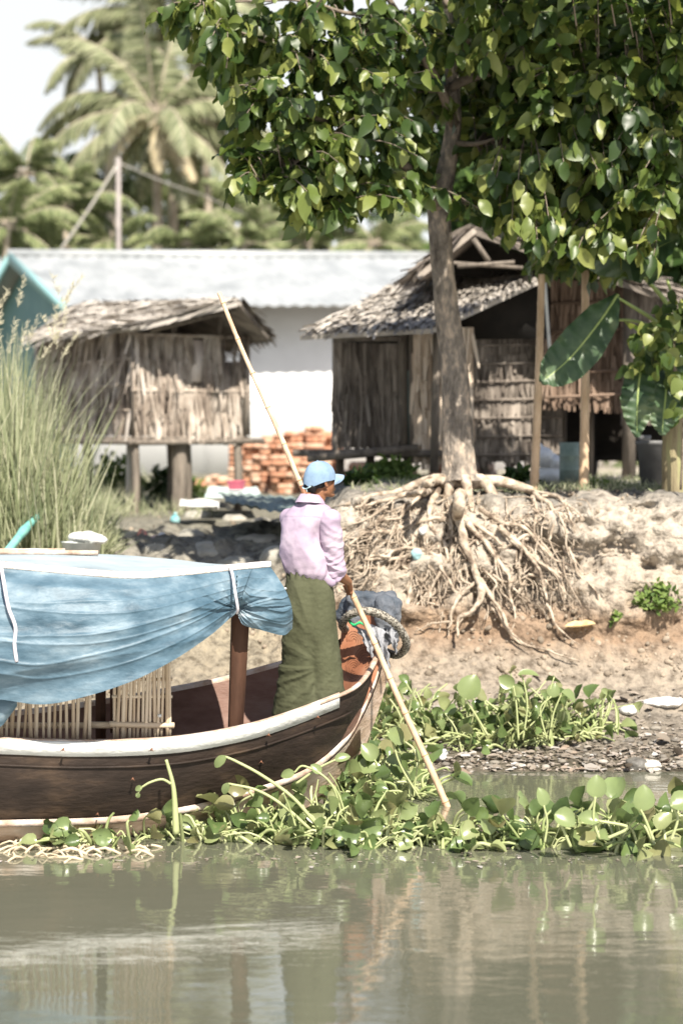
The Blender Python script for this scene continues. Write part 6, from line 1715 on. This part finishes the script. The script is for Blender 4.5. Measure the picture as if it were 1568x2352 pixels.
single('dark leaf lying flat on the tallest stalk of the stranded heap', (1190, 1700), 14.25, [([(1190, 1700, 0), (1185, 1620, 0), (1178, 1575, 0)], .009, .006, (.13, .11, (-.8, 0, .5), (-.3, -1, .2))), ([(1200, 1700, 0), (1210, 1620, 0), (1200, 1560, 0), (1190, 1550, 0)], .008, .006, (.16, .08, (1, 0, .15), (0, -.5, 1))), ([(1190, 1690, 0), (1240, 1640, 0), (1272, 1555, 0)], .006, .005, None),
       ([(1260, 1700, 0), (1270, 1640, 0), (1290, 1590, 0)], .008, .006, (.13, .10, (.9, 0, -.5), (.3, -.6, .8))), ([(1255, 1700, 0), (1240, 1630, 0), (1265, 1600, 0)], .007, .006, (.11, .10, (.3, 0, .9), (0, -1, .3)))])
single('round glossy leaf on a long bent stalk between the prow and the pole', (960, 1830), 12.75, [([(965, 1835, 0), (920, 1760, 0), (900, 1700, 0), (890, 1680, 0)], .008, .006, (.14, .12, (.6, 0, -.4), (0, -1, .8))), ([(950, 1830, 0), (955, 1780, 0), (962, 1745, 0)], .006, .005, (.13, .08, (.1, 0, 1), (.4, -1, .2))), ([(840, 1850, 0), (850, 1800, 0), (820, 1770, 0)], .010, .008, (.17, .13, (1, -.2, .3), (0, -1, 1))), ([(900, 1850, 0), (880, 1790, 0), (860, 1745, 0)], .008, .006, (.14, .12, (-.5, 0, .7), (0, -1, .6)))])

# floating bits
r = np.random.default_rng(62); m_ = MB(); n = 420
px = r.uniform(-20, 1590, n); Yy = np.where(r.random(n) < .94, r.normal(11.05, .16, n), r.uniform(8, 13.8, n)); X = np.array([P(a, 1000, b)[0] for a, b in zip(px, Yy)])
l = .008 + .012 * r.exponential(1, n); leaf_cloud(m_, np.stack([X, Yy, np.full(n, .004)], 1), np.stack([r.normal(0, 1, n), r.normal(0, 1, n), np.zeros(n)], 1), np.stack([r.normal(0, .1, n), r.normal(0, .1, n), np.ones(n)], 1), l, l * .5, curve=0)
tag(m_.build('floating_bits', M_lit), 'leaf scraps and scum floating round the edge of the water plants', 'floating scraps', kind='stuff')
# ------------------------------------------------------------------ palms and far trees
def frond(Lf, Sf, base, d0, ln, droop, seed, nl=74, ll=.80, wl_=.055, dry=False):
    r = np.random.default_rng(seed); d0 = norm(d0); k = np.linspace(0, 1, 24)
    pts = [np.asarray(base, float)]; d = d0.copy()
    for i in range(23):
        d = norm(d + np.array([0, 0, -droop * (.3 + i / 23) / 23 * 2.2])); pts.append(pts[-1] + d * ln / 23)
    c = np.array(pts); Sf.tube(c, np.linspace(.045, .008, 24) * ln / 4, 5, cap=False)
    tn = norm(np.gradient(c, axis=0)); sd = norm(np.cross(tn, [0, 0, 1.0]) + 1e-4)
    t = np.repeat(np.linspace(.12, .99, nl), 2); sgn = np.tile([-1, 1], nl)
    p = np.stack([np.interp(t, k, c[:, j]) for j in range(3)], 1); T = np.stack([np.interp(t, k, tn[:, j]) for j in range(3)], 1); S = np.stack([np.interp(t, k, sd[:, j]) for j in range(3)], 1)
    dd = T * .55 + S * sgn[:, None] * .75 + np.array([0, 0, -.55]) + r.normal(0, .12, (len(t), 3))
    l = ll * ln / 4 * np.sin(np.clip(t * .9 + .12, 0, 1) * math.pi) ** .6 * r.uniform(.85, 1.15, len(t))
    leaf_cloud(Lf, p, dd, np.cross(dd, T) * sgn[:, None] + .01, l, wl_ * ln / 4 * 1.6, [(0, .6), (.4, 1), (1, .15)], curve=.22, simple=True)
def palm(lab, base, top, tr, fr, seed, nf=0, ln=4.5, name='coconut_palm', droop=1.1, group='palms behind the house', lf=None, extra=None):
    r = np.random.default_rng(seed); base = np.asarray(base, float); o = thing(name, lab, 'palm', base, group)
    m1 = MB(); c = curve([base - [0, 0, .3], base * .5 + top * .5 + [r.normal(0, .2), 0, 0], top], 40); m1.tube(c, np.linspace(tr * 1.2, tr * .75, 40) * (1 + .04 * np.sin(np.arange(40) * 1.7)), 10); m1.build('trunk', M_palmtrunk, o)
    Lf, Sf, Ld, Sd = MB(), MB(), MB(), MB()
    for k in range(nf):
        a = 2 * math.pi * k / nf * 1.618 * 1.0 + r.normal(0, .2); el_ = r.uniform(-.35, 1.15)
        frond(Lf, Sf, top, [math.cos(a) * math.cos(el_), math.sin(a) * math.cos(el_), math.sin(el_)], ln * r.uniform(.8, 1.1), droop * r.uniform(.7, 1.2), seed * 100 + k)
    for k, (d, l_, dr) in enumerate(fr): frond(Lf, Sf, top, d, l_, dr, seed * 77 + k)
    for k, (d, l_, dr) in enumerate(extra or []): frond(Ld, Sd, top, d, l_, dr, seed * 55 + k)
    Lf.build('fronds', lf or M_palm, o); Sf.build('frond_stems', M_palmtrunk, o)
    if extra: Ld.build('dry_fronds', M_drypalm, o); Sd.build('dry_frond_stems', M_palmtrunk, o)
def gb(px, Y): X = P(px, 1000, Y)[0]; return np.array([X, Y, float(terr(X, Y))])
Yp = 62
palm('large coconut palm with pale drooping fronds behind the left end of the metal roof', gb(360, Yp), P(358, 268, Yp), .17,
     [((-1, -.2, .25), 5.0, 1.2), ((-.9, .1, .75), 4.8, 1.3), ((-.5, 0, 1), 4.6, 1.0), ((-.1, -.1, 1), 4.6, .35), ((.15, .2, 1), 4.2, .5), ((.6, 0, .9), 4.6, 1.1), ((.95, -.1, .55), 4.8, 1.3), ((1, .1, .1), 4.6, 1.2),
      ((.8, -.2, -.25), 4.0, .9), ((-.75, -.3, -.1), 4.4, 1.0), ((-.35, -.9, .4), 4.2, 1.3), ((.4, -.9, .3), 4.0, 1.4), ((-.95, .3, .5), 5.0, 1.0), ((.5, .4, .7), 4.4, 1.0), ((-.3, .4, .8), 4.4, .8), ((.3, -.3, -.6), 3.6, .5), ((-.5, -.2, -.5), 3.6, .5)], 1,
     extra=[((-.9, -.3, .15), 3.2, 1.5), ((-.6, -.6, -.1), 3.0, 1.3), ((.45, -.5, -.5), 3.2, .4), ((.1, -.6, -.3), 2.6, 1.2)])
palm('taller coconut palm whose dark crown rises at the top of the picture', gb(395, 68), P(395, 40, 68), .17, [], 2, nf=20, ln=4.8)
palm('leaning coconut palm with dark crown far behind the large one', gb(250, 72), P(225, 130, 72), .16, [], 3, nf=14, ln=3.8)
palm('slender palm partly hidden behind the large coconut palm on its right', gb(520, 66), P(470, 250, 66), .15, [], 4, nf=26, ln=5.0)
for k, (px, py, Y, ln_, lab) in enumerate(((60, 400, 52, 2.6, 'short yellow green palm at the left edge above the house gable'), (150, 480, 50, 2.2, 'small bushy palm between the left edge and the grey pole'), (20, 520, 48, 2.2, 'low areca palm at the left edge just over the reeds'),
        (560, 560, 50, 2.0, 'bright young palm behind the middle of the metal roof'), (620, 520, 54, 2.6, 'yellowish palm tuft behind the roof under the tree leaves'), (860, 560, 52, 2.2, 'small palm seen left of the tree trunk'), (430, 560, 50, 1.8, 'small bright palm right below the coconut trunk'), (250, 560, 50, 1.8, 'low palm tuft just above the ridge near the grey pole'), (710, 560, 52, 2.0, 'young palm above the ridge right of the yellowish tuft'))):
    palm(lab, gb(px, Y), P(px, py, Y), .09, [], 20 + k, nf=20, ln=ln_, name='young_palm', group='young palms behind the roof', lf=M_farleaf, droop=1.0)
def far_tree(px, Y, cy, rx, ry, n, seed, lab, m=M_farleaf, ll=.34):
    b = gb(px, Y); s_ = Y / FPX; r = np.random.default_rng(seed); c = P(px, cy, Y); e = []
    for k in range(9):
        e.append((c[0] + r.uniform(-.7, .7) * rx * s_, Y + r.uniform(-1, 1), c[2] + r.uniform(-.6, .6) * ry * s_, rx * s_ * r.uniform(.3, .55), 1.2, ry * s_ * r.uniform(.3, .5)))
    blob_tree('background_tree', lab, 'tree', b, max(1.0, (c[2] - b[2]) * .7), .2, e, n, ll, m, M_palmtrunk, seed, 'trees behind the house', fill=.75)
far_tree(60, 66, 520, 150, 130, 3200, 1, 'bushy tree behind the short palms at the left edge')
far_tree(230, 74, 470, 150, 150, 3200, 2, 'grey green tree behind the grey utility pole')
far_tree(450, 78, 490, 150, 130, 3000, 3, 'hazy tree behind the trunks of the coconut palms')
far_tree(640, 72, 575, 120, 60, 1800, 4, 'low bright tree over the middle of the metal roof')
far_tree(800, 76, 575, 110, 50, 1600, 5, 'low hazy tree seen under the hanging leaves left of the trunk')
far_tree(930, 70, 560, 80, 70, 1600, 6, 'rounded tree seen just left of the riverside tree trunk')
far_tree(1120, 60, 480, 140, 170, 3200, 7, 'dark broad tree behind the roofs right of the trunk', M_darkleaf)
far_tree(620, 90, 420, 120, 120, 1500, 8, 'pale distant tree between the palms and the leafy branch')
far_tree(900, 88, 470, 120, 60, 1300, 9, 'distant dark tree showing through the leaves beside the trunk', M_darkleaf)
m_ = MB(); r = np.random.default_rng(90)
n = 16000; X = r.uniform(-24, 24, n); Yy = r.uniform(47, 52, n); Z = 1.7 + (4.5 + 2.5 * smooth(11, 14, np.abs(X))) * r.random(n) ** 1.2 + .5 * vnoise(np.stack([X * .8, X * 0, X * 0], -1))
leaf_cloud(m_, np.stack([X, Yy, Z], 1), r.normal(0, 1, (n, 3)) - [0, 0, .3], r.normal(0, .7, (n, 3)) + [0, -.3, .8], r.uniform(.15, .45, n), r.uniform(.06, .2, n), [(0, .2), (.45, 1), (1, .1)], simple=True)
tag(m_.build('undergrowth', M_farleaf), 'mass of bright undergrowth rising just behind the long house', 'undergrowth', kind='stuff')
# utility pole with wires
up = thing('utility_pole', 'grey utility pole with stay wires behind the metal roofed house', 'utility pole', gb(274, 46))
m_ = MB(); m_.tube([gb(274, 46), P(272, 362, 46)], .06, 8); m_.build('pole', mat('grey_pole', [(.24, .21, .20), (.34, .31, .29)], 3, .8), up)
for a, b, w in (((270, 378, 46), (128, 590, 45.5), .035), ((278, 376, 46), (470, 450, 50), .022), ((470, 450, 50), (640, 520, 54), .022)):
    m_ = MB(); m_.tube(curve([P(*a), (P(*a) + P(*b)) / 2 - [0, 0, .05], P(*b)], 8), w, 5); m_.build('wire', mat('wire_grey', [(.30, .28, .24), (.38, .36, .32)], 3, .7), up)
